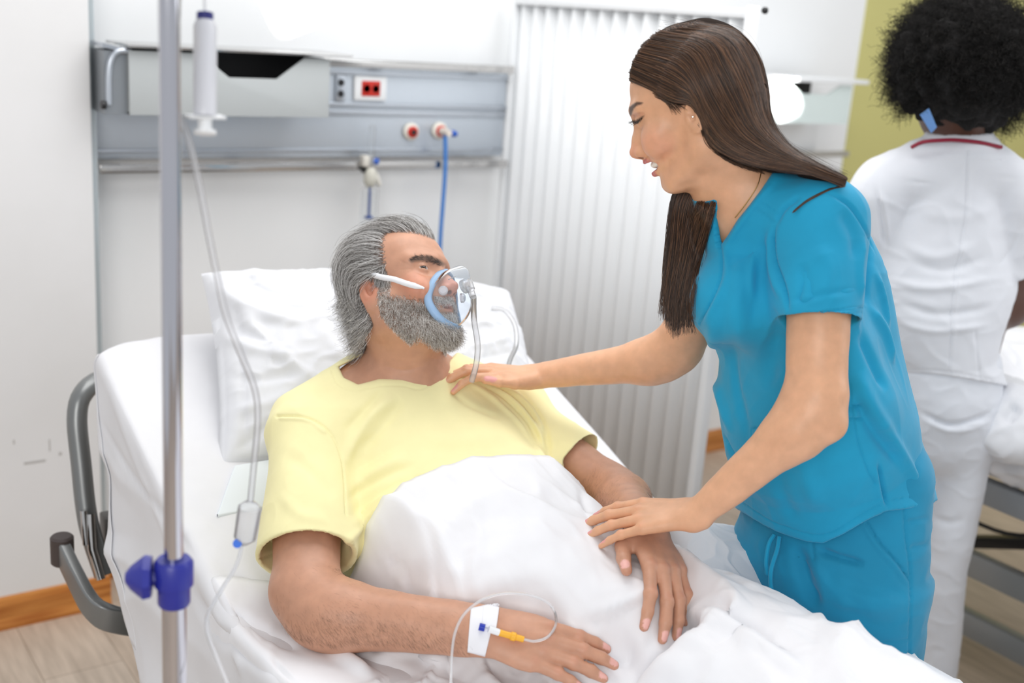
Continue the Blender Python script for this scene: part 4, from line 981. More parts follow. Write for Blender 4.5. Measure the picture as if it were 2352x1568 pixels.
# smiling mouth
for s_ in (1, -1):
    nb += [HN.rc((10.15, 0, -4.0), (9.5, 1.3 * s_, -4.0), .36, .36, k=.45), HN.rc((9.5, 1.3 * s_, -4.0), (7.5, 2.95 * s_, -4.15), .36, .20, k=.4),
           HN.rc((9.55, 0, -6.0), (8.9, 1.2 * s_, -5.85), .42, .40, k=.5), HN.rc((8.9, 1.2 * s_, -5.85), (7.5, 2.95 * s_, -4.5), .40, .20, k=.4)]
nb += [HN.ell((9.4, 0, -4.85), (2.6, 3.2, .80), k=.12, op='s'), HN.ell((7.2, 0, -4.75), (2.45, 2.6, .90), k=.02)]
nck = at(1722, 462, 1.74)
nb += [loft([(HN(-1.4, 0, -2.0), HN.l, .054, .060), (HN(-1.2, 0, -6.5), HN.l, .050, .054), (at(1680, 420, 1.72), HN.l, .050, .053), (nck, sdv(24), .062, .056)], 14, .03),
       rc(at(1655, 300, 1.65), at(1668, 500, 1.72), .010, .009, .02), rc(at(1650, 545, 1.745), at(1800, 470, 1.68), .009, .008, .018), rc(at(1645, 545, 1.76), at(1600, 540, 1.84), .009, .008, .018)]
nb += nurse_torso(-.006)
def arm2(S_, E_, W_, side, ru, rm, re, rf, rw, k=.03):
    f = nrm(W_ - E_); a = nrm(E_ - S_); nv = nrm(np.cross(a, f))
    return [loft([(S_, nv, ru, ru), (S_ * .5 + E_ * .5, nv, rm, rm * 1.02), (S_ * .12 + E_ * .88, nv, re * .92, re * 1.05)], 12, k), rc(S_ * .08 + E_ * .92, E_ * .85 + W_ * .15, re, rf * .98, .02),
            loft([(E_ * .94 + W_ * .06, nv, rf * .92, rf), (E_ * .72 + W_ * .28, nv, rf * .98, rf * 1.0), (E_ * .42 + W_ * .58, nv, rf * .80, rf * .80), (E_ * .12 + W_ * .88, side, rw * 1.08, rw * .80), (W_ + f * .008, side, rw * 1.05, rw * .76)], 14, k)]
narms = arm2(NSh, NE_, NW_, JN['frame'].l, .050, .0445, .040, .0375, .0255) + [rc(NE_, at(1916, 978, 1.60), .022, .014, .03)]
farms = arm2(FSh, FE_, FW_, JF['frame'].l, .046, .043, .039, .036, .0255)
nb += narms + farms + hn_ + hf_
nsk = Sdf(nurse_torso(.0)); nar = Sdf(narms + hn_)
SN = sculpt(nb, .0021, SK_F, skip=lambda c: (nsk(c) < -.03) | ((c[:, 2] < .98) & (np.abs(nar(c)) > .045)))

print('nurse verts', len(SN.V))
SN.V += SN.N * (.0004 * Noise(12, 24)(SN.V))[:, None]
redden(SN, JN, sRGB(228, 152, 118), .3); redden(SN, JF, sRGB(214, 140, 110), .3)
paint_nails(SN, JN, sRGB(226, 158, 154), 1); paint_nails(SN, JF, sRGB(222, 156, 150), 1)
SN.paintball(HN(7, 4.8, -2), .036, sRGB(232, 150, 128), .26); SN.paintball(HN(11, 0, -2), .02, sRGB(224, 146, 120), .4)
lipc = sRGB(196, 104, 104)
for s_ in (1, -1):
    for a, b in (((10.4, 0, -4.0), (9.7, 1.3, -4.0)), ((9.7, 1.3, -4.0), (7.7, 2.95, -4.1)), ((9.8, 0, -6.0), (9.1, 1.2, -5.9)), ((9.1, 1.2, -5.9), (7.7, 2.95, -4.5))):
        for t in np.linspace(0, 1, 8):
            p = np.array(a) * (1 - t) + np.array(b) * t; SN.paintball(HN(p[0], p[1] * s_, p[2]), .0062 if abs(p[1]) < 1.4 else .0045, lipc, .8, .5)
# teeth and mouth inside
q = (SN.V - HN.c) @ HN.M / HN.s
m = (np.abs(((q[:, 0] - 7.2) / 2.45)**2 + (q[:, 1] / 2.6)**2 + ((q[:, 2] + 4.75) / .90)**2 - 1) < .12) & (q[:, 0] > 7.0) & (q[:, 2] > -5.35) & (q[:, 2] < -4.2)
SN.col[m] = sRGB(240, 232, 222)
m2 = (q[:, 0] > 5) & (q[:, 0] < 9.0) & (np.abs(q[:, 1]) < 2.3) & (q[:, 2] > -5.6) & (q[:, 2] <= -5.35); SN.col[m2] = sRGB(120, 50, 45)
SN.paintball(HN(10.5, .62, -3.0), .0055, sRGB(80, 35, 28), .8)
SN.paintball(HN(10.5, -.62, -3.0), .0055, sRGB(80, 35, 28), .8)
SN.paintball(at(1572, 388, 1.62), .0022, sRGB(70, 40, 30), .9, .3)
# brow, lash line
brow = sRGB(58, 38, 30)
SN.paintpoly([(1444, 247), (1451, 240), (1462, 234), (1477, 235), (1475, 239), (1462, 243), (1455, 250), (1449, 268), (1445, 262)], brow, 3, .92)
SN.paintpoly([(1448, 277), (1460, 276), (1470, 270), (1480, 264), (1478, 269), (1468, 280), (1458, 286), (1450, 284)], sRGB(40, 26, 24), 2, .85)
SN.paintpoly([(1452, 263), (1466, 258), (1480, 258), (1480, 264), (1466, 270), (1452, 275)], sRGB(190, 128, 104), 5, .5)
SN.stroke([(1452, 270), (1464, 263), (1478, 258)], .0016, -.0010); SN.stroke([(1520, 350), (1533, 370), (1538, 392)], .004, -.0012); SN.stroke([(1486, 310), (1500, 330), (1515, 348)], .004, -.0008)
SN.stroke([(1545, 432), (1590, 420), (1630, 400)], .008, -.0015)
nurse = empty('person', (at(1900, 1250, 1.9)[0], at(1900, 1250, 1.9)[1], 0), 'long haired brunette nurse in teal scrubs leaning over the bed and smiling', 'person')
me = SN.mesh('body'); nbody = link('body', me, m_skin_f, nurse)
for s_ in (1, -1): eyeball(HN, s_, 'eye', nurse, (1, 0, -.5), (.09, .05, .03))

# ---- scrub top
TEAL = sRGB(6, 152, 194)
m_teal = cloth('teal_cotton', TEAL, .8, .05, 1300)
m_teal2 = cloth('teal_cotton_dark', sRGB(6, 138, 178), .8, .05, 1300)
tt = Sdf(nurse_torso(.006)); ti = Sdf(nurse_torso(-.001))
na = NE_ - NSh; fa = FE_ - FSh; nd = nrm(na); fd = nrm(fa)
s1 = loft([(NSh - na * .02, RT, .068, .068), (NSh + na * .25, RT, .067, .066), (NSh + na * .52, RT, .0585, .060), (NSh + na * .75, RT, .057, .060)], 12, 0, capr=.055)
s2 = loft([(FSh - fa * .02, RT, .056, .056), (FSh + fa * .3, RT, .054, .054), (FSh + fa * .75, RT, .054, .056)], 10, 0, capr=.02)
hemN = at(1897, 732, 1.62); hemF = FSh + fa * .42; hd = nrm(nd + RT * .02)
hem = [(1560, 1040), (1640, 1100), (1692, 1162), (1718, 1182), (1752, 1206), (1800, 1226), (1850, 1242), (1890, 1246), (1935, 1224), (1992, 1192), (2030, 1172), (2075, 1166), (2132, 1154), (2300, 1110), (2300, 1500), (1500, 1500)]
vn = [(1800, 372), (1782, 390), (1752, 436), (1703, 502), (1672, 548), (1657, 568), (1650, 545), (1643, 500), (1648, 458), (1655, 380), (1700, 330), (1790, 330)]
def top_fn(P):
    t = tt(P); r = np.maximum(s1.fn(P), (P - hemN) @ hd); l = np.maximum(s2.fn(P), (P - hemF) @ fd)
    r = np.maximum(r, -np.maximum(s1.fn(P) + .0055, -((P - hemN) @ hd) - .06)); l = np.maximum(l, -np.maximum(s2.fn(P) + .0055, -((P - hemF) @ fd) - .05))
    d = smin(smin(t, r, .03), l, .03)
    x, y, dd = proj(P); s = _poly2(x, y, hem) * dd / FPX
    d = np.maximum(d, -s)                                    # curved hem
    return np.maximum(d, -np.maximum(ti(P), s - .05))        # hollow above the hem
STn = sculpt([_mk(top_fn, at(1840, 820, 1.78), .40, 0), cone_of(vn, 1.4, 2.1, at(1700, 460, 1.72), .16, .003)], .0026)
print('top verts', len(STn.V))
STn.V += STn.N * (.0028 * Noise(51, 4, 24, (1, 1, .6))(STn.V) + .0012 * ridge(Noise(52, 10, 24, (1, 1, .6))(STn.V)))[:, None]; STn.normals()
for pts, w_, a_ in (
    ([(1812, 738), (1890, 728), (1980, 716)], .0015, -.0015), ([(1810, 728), (1890, 716), (1982, 706)], .0015, -.0022), ([(1806, 690), (1860, 682), (1900, 672), (1975, 664)], .004, -.0013), ([(1806, 702), (1870, 692), (1950, 682)], .006, .001),
    ([(1782, 512), (1775, 545), (1780, 600), (1800, 660), (1812, 720)], .003, -.005), ([(1770, 520), (1764, 560), (1772, 620), (1795, 690)], .007, .004), ([(1840, 450), (1800, 480), (1782, 515)], .004, -.003),
    ([(1900, 440), (1950, 470), (1985, 520), (2010, 580)], .003, -.003), ([(1770, 420), (1715, 480), (1675, 540), (1658, 575)], .0012, -.0014), ([(1790, 396), (1735, 468), (1690, 530), (1660, 582)], .0045, .002),
    ([(1645, 480), (1648, 540), (1658, 590), (1655, 640), (1630, 700), (1605, 745)], .0018, -.003), ([(1655, 500), (1668, 590), (1668, 640), (1640, 705), (1612, 755)], .005, .0025),
    ([(1726, 472), (1760, 495), (1778, 510)], .0012, -.0016), ([(1740, 455), (1775, 480), (1790, 492)], .0012, -.0016),
    ([(1765, 520), (1745, 640), (1730, 760)], .012, -.004), ([(1700, 580), (1690, 700), (1700, 800)], .014, .004), ([(1740, 560), (1728, 640), (1745, 720)], .009, .004), ([(1790, 700), (1780, 800), (1760, 900)], .014, -.004),
    ([(1640, 700), (1640, 850), (1680, 1000)], .012, .005), ([(1680, 760), (1690, 880), (1720, 1010)], .012, -.004), ([(1615, 800), (1640, 950), (1690, 1060)], .008, -.004),
    ([(1950, 880), (1965, 990), (1990, 1070), (2010, 1110)], .0014, -.0022), ([(2018, 1062), (2024, 1100), (2032, 1140), (2040, 1164)], .003, -.005), ([(2010, 1070), (2020, 1130), (2030, 1165)], .006, .002),
    ([(1935, 935), (1975, 932)], .0014, -.004), ([(1935, 962), (1982, 962)], .0014, -.004), ([(1925, 950), (1980, 947)], .006, .002), ([(1724, 985), (1800, 968), (1850, 950)], .0015, -.003), ([(1724, 985), (1728, 1015)], .0015, -.003),
    ([(1990, 700), (2030, 760), (2050, 840)], .010, .006), ([(1975, 760), (2010, 840), (2040, 900)], .010, -.006), ([(1965, 850), (2000, 930), (2050, 1010)], .012, .007), ([(1960, 900), (2010, 990), (2080, 1080)], .010, -.005), ([(2030, 980), (2080, 1060), (2110, 1120)], .010, .006),
    ([(2000, 560), (1990, 640), (1985, 700)], .008, -.006), ([(1985, 540), (1975, 620), (1980, 690)], .007, .004), ([(2010, 620), (2030, 690), (2040, 760)], .007, .004),
    ([(1700, 1150), (1760, 1190), (1800, 1208), (1890, 1228), (1985, 1178), (2025, 1156)], .0013, -.0018), ([(2050, 1148), (2125, 1136)], .0013, -.0018),
    ([(1880, 560), (1900, 620), (1890, 690)], .012, .003), ([(1840, 600), (1850, 660), (1840, 710)], .009, -.003), ([(1830, 1000), (1850, 1080), (1880, 1180)], .016, .004), ([(1780, 1080), (1800, 1140), (1830, 1200)], .014, -.003),
    ([(1930, 480), (1960, 540), (1965, 600)], .010, -.003)):
    STn.stroke(pts, w_, a_ * (1.6 if w_ > .0028 else 1.1), taper=w_ > .002)
STn.col[:] = 1
me = STn.mesh('scrub_top'); stop = link('scrub_top', me, m_teal, nurse); stop['label'] = 'teal v-neck scrub top'
# ---- scrub trousers
PN = at(1912, 1225, 1.90); PN = PN + 0; sd0 = sdv(41); fr0 = nrm(np.cross(sd0, ZUP)); 
if fr0 @ (-R0) < 0: fr0 = -fr0
hipN, hipF = PN + sd0 * .082 - ZUP * .05, PN - sd0 * .066 - ZUP * .05 - fr0 * .012
kn = hipN - ZUP * .38 + sd0 * .015 - fr0 * .01; kf = hipF - ZUP * .38 - fr0 * .01 - sd0 * .01
an = np.array([*(kn[:2] - fr0[:2] * .03), .06]); af = np.array([*(kf[:2] - fr0[:2] * .03), .06])
pp = [loft([(PN + ZUP * .12, sd0, .148, .105), (PN + ZUP * .03, sd0, .166, .122), (PN - ZUP * .06, sd0, .170, .122)], 10, .03),
      loft([(hipN, sd0, .088, .112), (hipN * .6 + kn * .4, sd0, .086, .098), (kn, sd0, .075, .085), (an, sd0, .080, .095)], 14, .02, capr=.02),
      loft([(hipF, sd0, .088, .112), (hipF * .6 + kf * .4, sd0, .086, .098), (kf, sd0, .075, .085), (af, sd0, .080, .095)], 14, .02, capr=.02)]
SPt = sculpt(pp, .0034)
SPt.V += SPt.N * (.003 * Noise(61, 4, 24, (1, 1, 1.4))(SPt.V) + .0015 * ridge(Noise(62, 10, 24, (1, 1, 1.6))(SPt.V)))[:, None]; SPt.normals()
for pts, w_, a_ in (([(2076, 1165), (2082, 1240), (2090, 1300), (2092, 1400), (2086, 1520)], .0018, -.003), ([(1990, 1200), (2020, 1245), (2060, 1290), (2088, 1330)], .0018, -.004), ([(1980, 1200), (2012, 1250), (2055, 1300), (2086, 1342)], .004, .002),
    ([(1870, 1260), (1930, 1280), (1990, 1298)], .006, -.007), ([(1865, 1280), (1900, 1340), (1960, 1400)], .010, .004), ([(1865, 1245), (1870, 1290), (1880, 1340)], .0016, -.003),
    ([(2080, 1200), (2135, 1190)], .004, -.002), ([(2086, 1260), (2138, 1250)], .005, -.0025), ([(1900, 1330), (1990, 1370), (2080, 1380)], .012, .004), ([(1930, 1400), (2010, 1430), (2080, 1440)], .012, -.003),
    ([(1830, 1250), (1850, 1330), (1880, 1400)], .012, -.010), ([(2035, 1474), (2085, 1468)], .0016, -.002)):
    SPt.stroke(pts, w_, a_ * (1.35 if w_ > .003 else 1), taper=w_ > .002)
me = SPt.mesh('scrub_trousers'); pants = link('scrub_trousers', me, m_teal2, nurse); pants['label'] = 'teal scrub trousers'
for p_ in ([(1778, 1228, 0), (1766, 1250, .004), (1760, 1290, .008), (1763, 1320, .006)], [(1790, 1232, 0), (1785, 1262, .006), (1772, 1305, .014), (1770, 1340, .016), (1776, 1368, .016)]):
    h0 = [SPt.hit(x, y) for x, y, _ in p_]; d0 = [proj(h)[2] if h is not None else 1.86 for h in h0]; d0 = [min(d0) - .012 - e for (_, _, e) in p_]
    b = BM(); b.tube(catmull([at(x, y, d) for (x, y, _), d in zip(p_, d0)], 24), [.0035] * 21 + [.0042, .0045, .003], 8); o = b.build('drawstring', m_teal, nurse)
for s_, a_ in ((1, an), (-1, af)):
    V, F = surface(Sdf([loft([(a_ * [1, 1, 0] + ZUP * .045 - fr0 * .07, sd0, .036, .038), (a_ * [1, 1, 0] + ZUP * .045 + fr0 * .04, sd0, .042, .040), (a_ * [1, 1, 0] + ZUP * .035 + fr0 * .14, sd0, .042, .028)], 8, 0)]), .005)
    V[:, 2] = np.maximum(V[:, 2], .0); me = mesh_np('shoe', V, F); link('shoe', me, m_white, nurse)
# necklace and earring
m_gold = mat('gold', sRGB(224, 176, 108), .25, 1.0)
nl = [SN.hit(x, y) for x, y in catmull([(1750, 388, 0), (1740, 425, 0), (1715, 465, 0), (1688, 500, 0)], 14)[:, :2]]; nl = [p + .0012 * nrm(CAM - p) for p in nl if p is not None]
nl2 = [SN.hit(x, y) for x, y in catmull([(1646, 520, 0), (1650, 540, 0), (1658, 556, 0)], 8)[:, :2]]; nl2 = [p + .0012 * nrm(CAM - p) for p in nl2 if p is not None]
b = BM(); 
if len(nl) > 3: b.tube(nl, .0007, 6)
if len(nl2) > 3: b.tube(nl2, .0007, 6)
o = b.build('necklace', m_gold, nurse)
er = SN.hit(1591, 268)
if er is not None: BM().lathe(er, nrm(CAM - er), [(-.001, .0016), (.0015, .0016), (.0025, .0008)], 10).build('earring', m_steel, nurse)
# ================================================================ HAIR
m_grey_hair = hairmat('grey_hair', [(0, (.07, .058, .05)), (.25, (.20, .185, .17)), (.5, (.48, .465, .45)), (1, (.88, .87, .86))])
m_beard = hairmat('grey_beard', [(0, (.09, .065, .05)), (.2, (.26, .21, .17)), (.45, (.58, .54, .50)), (1, (.92, .90, .87))])
m_brown_hair = hairmat('brown_hair', [(0, (.016, .009, .006)), (.45, (.052, .026, .014)), (.8, (.11, .053, .027)), (1, (.24, .12, .062))], .32)
m_armhair = hairmat('arm_hair', [(0, (.05, .032, .02)), (1, (.12, .08, .05))])

def grow(S, mask, n, dirfn, length, steps=9, lift=.004, curl=0.0, T=None, rng=RNG, lenjit=.35, ell_r=None, clump=0):
    idx = np.where(mask)[0]; 
    if not len(idx): return []
    r = rng.choice(idx, n); P = S.V[r].copy(); N_ = S.N[r].copy(); L = length(P) if callable(length) else np.full(n, length); L = L * (1 + lenjit * (rng.rand(n) * 2 - 1))
    jit = rng.normal(0, .16, (n, 3)); out = [P - N_ * .001]; ph = rng.rand(n) * 6.28; cur = P.copy()
    for k in range(1, steps):
        t = k / (steps - 1); D = dirfn(cur, N_, t) + jit; nn = N_
        if ell_r is not None:
            q = (cur - T.c) @ T.M / T.s - ell_r[0]; g = q / ell_r[1]**2; nn = g @ T.M.T; nn /= np.linalg.norm(nn, axis=1)[:, None]
        D = D - nn * ((D * nn).sum(1) - lift * (1 - t) * 40)[:, None] if ell_r is not None else D
        D /= np.linalg.norm(D, axis=1)[:, None]
        cur = cur + D * (L / steps)[:, None]
        if ell_r is not None:
            q = (cur - T.c) @ T.M / T.s - ell_r[0]; rr = np.sqrt(((q / ell_r[1])**2).sum(1)); m = rr < 1.02 + .02 * t
            q[m] = q[m] / rr[m][:, None] * (1.02 + .02 * t); cur = T.c + ((q + ell_r[0]) * T.s) @ T.M.T
        c = cur + curl * t * np.stack([np.sin(ph + t * 9), np.cos(ph * 1.3 + t * 8), np.sin(ph * .7 + t * 10)], 1)
        out.append(c)
    A = np.stack(out, 1); return list(A)
rr_ = lambda a, b: RNG.uniform(a, b)
# ---- the man's swept back grey hair
T = HP; q = (SP.V - T.c) @ T.M / T.s; x, y, z = q.T
headm = (np.linalg.norm(q - (0, 0, 3), axis=1) < 16.5)
scalp = headm & (((x > 3.6) & (z > 9.2 - .25 * (x - 4) + .03 * y * y)) | ((x <= 3.6) & (x > -1.6) & (z > 3.2 - .9 * np.clip(x - .2, 0, 9) * 0)) | ((x <= -1.6) & (z > -5.5)) | ((x > .5) & (x < 3.2) & (z > -1.0) & (z <= 3.2)))
scalp &= (z + RNG.normal(0, .35, len(x)) > 9.2 - .25 * (x - 4) + .03 * y * y) | (x <= 3.3 + RNG.normal(0, .25, len(x)))
scalp &= ~((np.abs(y) > 6.9) & (x > -2.4) & (x < 1.2) & (z > -3.2) & (z < 3.2))
SPc = SP.col; SPc[scalp] = SPc[scalp] * .25 + np.array([.09, .085, .08]) * .75
ER = (np.array([.1, 0, 4.9]), np.array([9.35, 7.55, 8.15]))
def swept(P, N_, t):
    q = (P - T.c) @ T.M / T.s; d = np.tile([-1.0, 0, .15], (len(P), 1)); up_ = np.clip((q[:, 0] - 3) / 5, 0, 1) * (1 - t)
    d[:, 2] += .9 * up_; back = np.clip((-q[:, 0] - 1) / 6, 0, 1); d[:, 2] -= 1.6 * back; d[:, 0] += .9 * back
    side = np.clip((6 - q[:, 2]) / 6, 0, 1); d[:, 2] -= .5 * side; d[:, 1] += .15 * np.sign(q[:, 1]) * side
    d[:, 1] -= .25 * np.clip(q[:, 0] / 8, -1, 1) * np.clip(q[:, 2] / 12, 0, 1) * 0
    return d @ T.M.T
A = grow(SP, scalp & (z > 2.5), 9500, swept, .078, 12, .014, .0007, T, ell_r=ER)
A += grow(SP, scalp & (z <= 4.5) & (x < -1.0), 5200, lambda P, N_, t: (np.tile([-.55 - .2 * t, 0, -1.0 + 1.0 * t], (len(P), 1)) @ T.M.T) + N_ * (.36 - .5 * t), .042, 12, .0, .0060, T, lenjit=.4)
A += grow(SP, scalp & (x > .3) & (x < 4.2) & (z > -1) & (z < 4), 1300, lambda P, N_, t: np.tile([-.35, 0, -1.0], (len(P), 1)) @ T.M.T + N_ * .1, .022, 7, 0, .0006, T)
hair = hairs('hair', A, m_grey_hair, patient, .00024, .00010); hair['label'] = 'swept back wavy grey hair'
# ---- beard
NN = SP.N @ T.M
bline = -1.2 - .52 * np.clip(x - 1.5, 0, 9) + RNG.normal(0, .35, len(x))
bd = headm & (x > .6) & (z < bline) & (z > -10.8) & ((NN[:, 2] > -.93) | (x > 4.5)) & (z > -9.2 + .18 * (x - 5) * (x < 5) - 1.2 * (x > 5)) & ~((np.abs(y) < 2.3) & (z > -6.1) & (z < -4.5) & (x > 8))
bd |= headm & (x > .9) & (x < 3.2) & (z < 1.2) & (z > -3)
bd |= headm & (x > 8.6) & (np.abs(y) < 3.0) & (z < -3.4) & (z > -4.6)
bd &= (x > 1.0 + .30 * np.clip(-z - 5, 0, 9))
SPc[bd] = SPc[bd] * .55 + np.array([.16, .13, .11]) * .45
def bdir(P, N_, t):
    q = (P - T.c) @ T.M / T.s; d = np.tile([.25, 0, -1.0], (len(P), 1)); d[:, 0] += .1 * (q[:, 0] > 6)
    return d @ T.M.T + N_ * (.38 - .3 * t)
blen = lambda P: .008 + .016 * np.clip((((P - T.c) @ T.M / T.s)[:, 0] - 2.5) / 5, 0, 1) * np.clip((-((P - T.c) @ T.M / T.s)[:, 2] - 3.5) / 4, .15, 1)
beard = hairs('beard', grow(SP, bd, 9500, bdir, blen, 8, 0, .0016, T), m_beard, patient, .00020, .00009); beard['label'] = 'full grey and white beard'
# brows
SP.paintpoly([(938, 598), (958, 588), (985, 586), (1010, 596), (1024, 606), (1018, 612), (1000, 604), (975, 598), (945, 603)], (.10, .075, .06), 5, .75)
browm = (_poly2(SP.px, SP.py, [(940, 600), (958, 589), (985, 587), (1010, 597), (1022, 607), (1014, 612), (995, 604), (970, 599)]) < 0) & (SP.face > .1) & (SP.pd < 2.02)
hairs('eyebrow', grow(SP, browm, 500, lambda P, N_, t: np.tile(RT * -.9 + UP * .25, (len(P), 1)) + N_ * .45, .008, 5, 0, 0, T), hairmat('brow_hair', [(0, (.04, .03, .025)), (1, (.14, .12, .11))]), patient, .00018, .00008)
for pts, w_, a_ in (([(948, 612), (930, 604), (915, 596)], .0012, -.0006), ([(950, 617), (930, 618), (912, 620)], .0012, -.0006), ([(955, 624), (975, 632), (992, 634)], .0018, -.0009), ([(950, 620), (935, 628), (922, 640)], .0012, -.0005),
                    ([(975, 645), (968, 670), (960, 700)], .003, -.0012), ([(955, 605), (975, 600), (995, 606)], .0012, -.0007), ([(960, 565), (985, 570), (1005, 580)], .0012, -.0004), ([(880, 840), (930, 850), (985, 838)], .003, -.0012),
                    ([(985, 822), (1008, 826), (1018, 822)], .0015, -.0008)):
    SP.stroke(pts, w_, a_)
body_o.data.vertices.foreach_set('co', SP.V.astype(np.float32).ravel())
cc = np.ones((len(SP.V), 4), np.float32); cc[:, :3] = SP.col; body_o.data.color_attributes['Col'].data.foreach_set('color', cc.ravel()); body_o.data.update()
# ---- hair on his forearms
def armhairs(E_, W_, n, Fr):
    t = ((SP.V - E_) @ (W_ - E_)) / ((W_ - E_) @ (W_ - E_)); d = np.linalg.norm(SP.V - E_ - np.clip(t, 0, 1)[:, None] * (W_ - E_), axis=1)
    m = (t > -.12) & (t < 1.0) & (d < .07) & (SP.N @ ZUP > -.35); f = nrm(W_ - E_); sd_ = nrm(np.cross(f, ZUP))
    return grow(SP, m, n, lambda P, N_, tt: np.tile(f * .55 - ZUP * .55, (len(P), 1)) + N_ * (.20 - .2 * tt), .010, 5, 0, .0, None, lenjit=.5)
ah = hairs('arm_hair', armhairs(RE, RW, 8000, JR) + armhairs(LE, LW, 4000, JL), m_armhair, patient, .000055, .00003)

# ---- the nurse's long brown hair
H_ = HN
hb_ = [H_.ell((-.75, 0, 5.2), (9.15, 8.2, 7.75), k=1), H_.ell((-3.4, 0, 1.8), (6.8, 8.3, 7.6), k=2), ell(at(1668, 312, 1.655), (.040, .040, .040), None, .02),
       loft([(at(1690, 270, 1.665), RT * .35 + UP * .9, .050, .062), (at(1725, 320, 1.65), RT * .45 + UP * .9, .034, .050), (at(1790, 362, 1.635), RT * .3 + UP * .95, .021, .034), (at(1860, 390, 1.612), UP, .012, .022), (at(1925, 416, 1.60), UP, .004, .008)], 16, .02, capr=.006),
       cone_of([(1300, 198), (1449, 187), (1475, 203), (1500, 214), (1535, 234), (1560, 243), (1584, 238), (1601, 248), (1610, 285), (1616, 318), (1644, 352), (1694, 379), (1762, 395), (1830, 400), (1830, 560), (1300, 560)], 1.5, 1.95, H_(0, 0, 0), .3, .004)]
SHr = sculpt(hb_, .003, (1, 1, 1)); SHr.V += SHr.N * (.0012 * Noise(71, 14)(SHr.V))[:, None]
m_hairbase = mat('hair_base', (.016, .009, .006), .9); m_hairbase.node_tree.nodes['Principled BSDF'].inputs['Specular IOR Level'].default_value = .1
hcap = link('hair', SHr.mesh('hair'), m_hairbase, nurse); hcap['label'] = 'long straight dark brown hair'
def sheet(guides, n, base=None, off=(.0010, .005), m=26, jit=2.0, spread=None, rng=RNG, seedend=1.0):
    G = np.stack([catmull(np.asarray(g, float), m) for g in guides]); k = len(G); out = []
    us_ = rng.rand(n) * (k - 1)
    for u in us_:
        i = min(int(u), k - 2); f_ = u - i; path = G[i] * (1 - f_) + G[i + 1] * f_; path = path.copy()
        a = rng.normal(0, jit, (4, 2)); path[:, :2] += catmull(np.c_[a, np.zeros(4)] + 0, m)[:, :2]
        n_ = max(6, int(m * rng.uniform(.72, 1.0) * seedend)) if seedend < 1 else m; path = path[:n_]
        if base is not None:
            d = np.full(len(path), np.nan); 
            for j, p in enumerate(path):
                h = base.hit(p[0], p[1])
                if h is not None: d[j] = proj(h)[2]
            ok = ~np.isnan(d)
            if ok.sum() < 3: continue
            d = np.interp(np.arange(len(d)), np.where(ok)[0], d[ok]); d = np.convolve(np.pad(d, 2, 'edge'), np.ones(5) / 5, 'valid') - rng.uniform(*off)
        else:
            d = path[:, 2] + rng.uniform(-1, 1) * off[1]; fr_ = rng.uniform(.003, .014)
            for j, p in enumerate(path):
                h = STn.hit(p[0], p[1])
                if h is not None and p[1] > 443: d[j] = min(d[j], proj(h)[2] - fr_)
            d = np.convolve(np.pad(d, 2, 'edge'), np.ones(5) / 5, 'valid')
        out.append(np.array([at(p[0], p[1], dd) for p, dd in zip(path, d)]))
    return out
G = [[(1450, 184), (1490, 203), (1530, 226), (1562, 237), (1590, 242), (1606, 272), (1622, 315), (1655, 347), (1710, 372), (1800, 392), (1880, 403), (1936, 425)],
     [(1450, 166), (1500, 192), (1545, 214), (1580, 228), (1604, 258), (1634, 312), (1680, 350), (1760, 377), (1850, 391), (1938, 421)],
     [(1457, 140), (1530, 166), (1575, 195), (1600, 232), (1625, 285), (1665, 330), (1730, 363), (1820, 383), (1938, 418)],
     [(1476, 106), (1563, 130), (1600, 180), (1630, 240), (1670, 300), (1730, 345), (1820, 375), (1938, 416)],
     [(1508, 78), (1608, 100), (1645, 160), (1680, 230), (1720, 300), (1790, 350), (1870, 382), (1940, 414)],
     [(1552, 60), (1658, 82), (1700, 130), (1732, 200), (1760, 280), (1808, 340), (1880, 382), (1941, 412)],
     [(1602, 53), (1690, 72), (1740, 128), (1762, 200), (1771, 270), (1812, 335), (1880, 379), (1942, 410)]]
G = [[(a, b, 0) for a, b in g] for g in G]
ST_ = sheet(G, 5200, SHr, (.0016, .0060), 26, 2.2)
# strands gathered in front of the ear and wisps
W1 = [[(1500, 214, 0), (1530, 236, 0), (1545, 262, 0), (1552, 285, 0)], [(1515, 222, 0), (1545, 240, 0), (1568, 262, 0), (1580, 275, 0)], [(1530, 230, 0), (1560, 240, 0), (1578, 252, 0), (1582, 270, 0)]]
ST_ += sheet(W1, 70, SN, (.0005, .002), 14, 2.2, seedend=.8)
W2 = [[(1606, 285, 0), (1625, 325, 0), (1650, 352, 0), (1690, 378, 0)], [(1620, 300, 0), (1650, 345, 0), (1700, 380, 0), (1760, 398, 0)]]
ST_ += sheet(W2, 160, SN, (.0005, .003), 12, 2.5)
# lock on her near shoulder
W3 = [[(1870, 400, 0), (1925, 415, 0), (1940, 422, 0), (1900, 438, 0), (1850, 465, 0), (1820, 488, 0)], [(1880, 396, 0), (1930, 412, 0), (1938, 428, 0), (1905, 434, 0), (1860, 456, 0), (1830, 480, 0)]]
ST_ += sheet(W3, 70, STn, (.0008, .003), 18, 1.0)
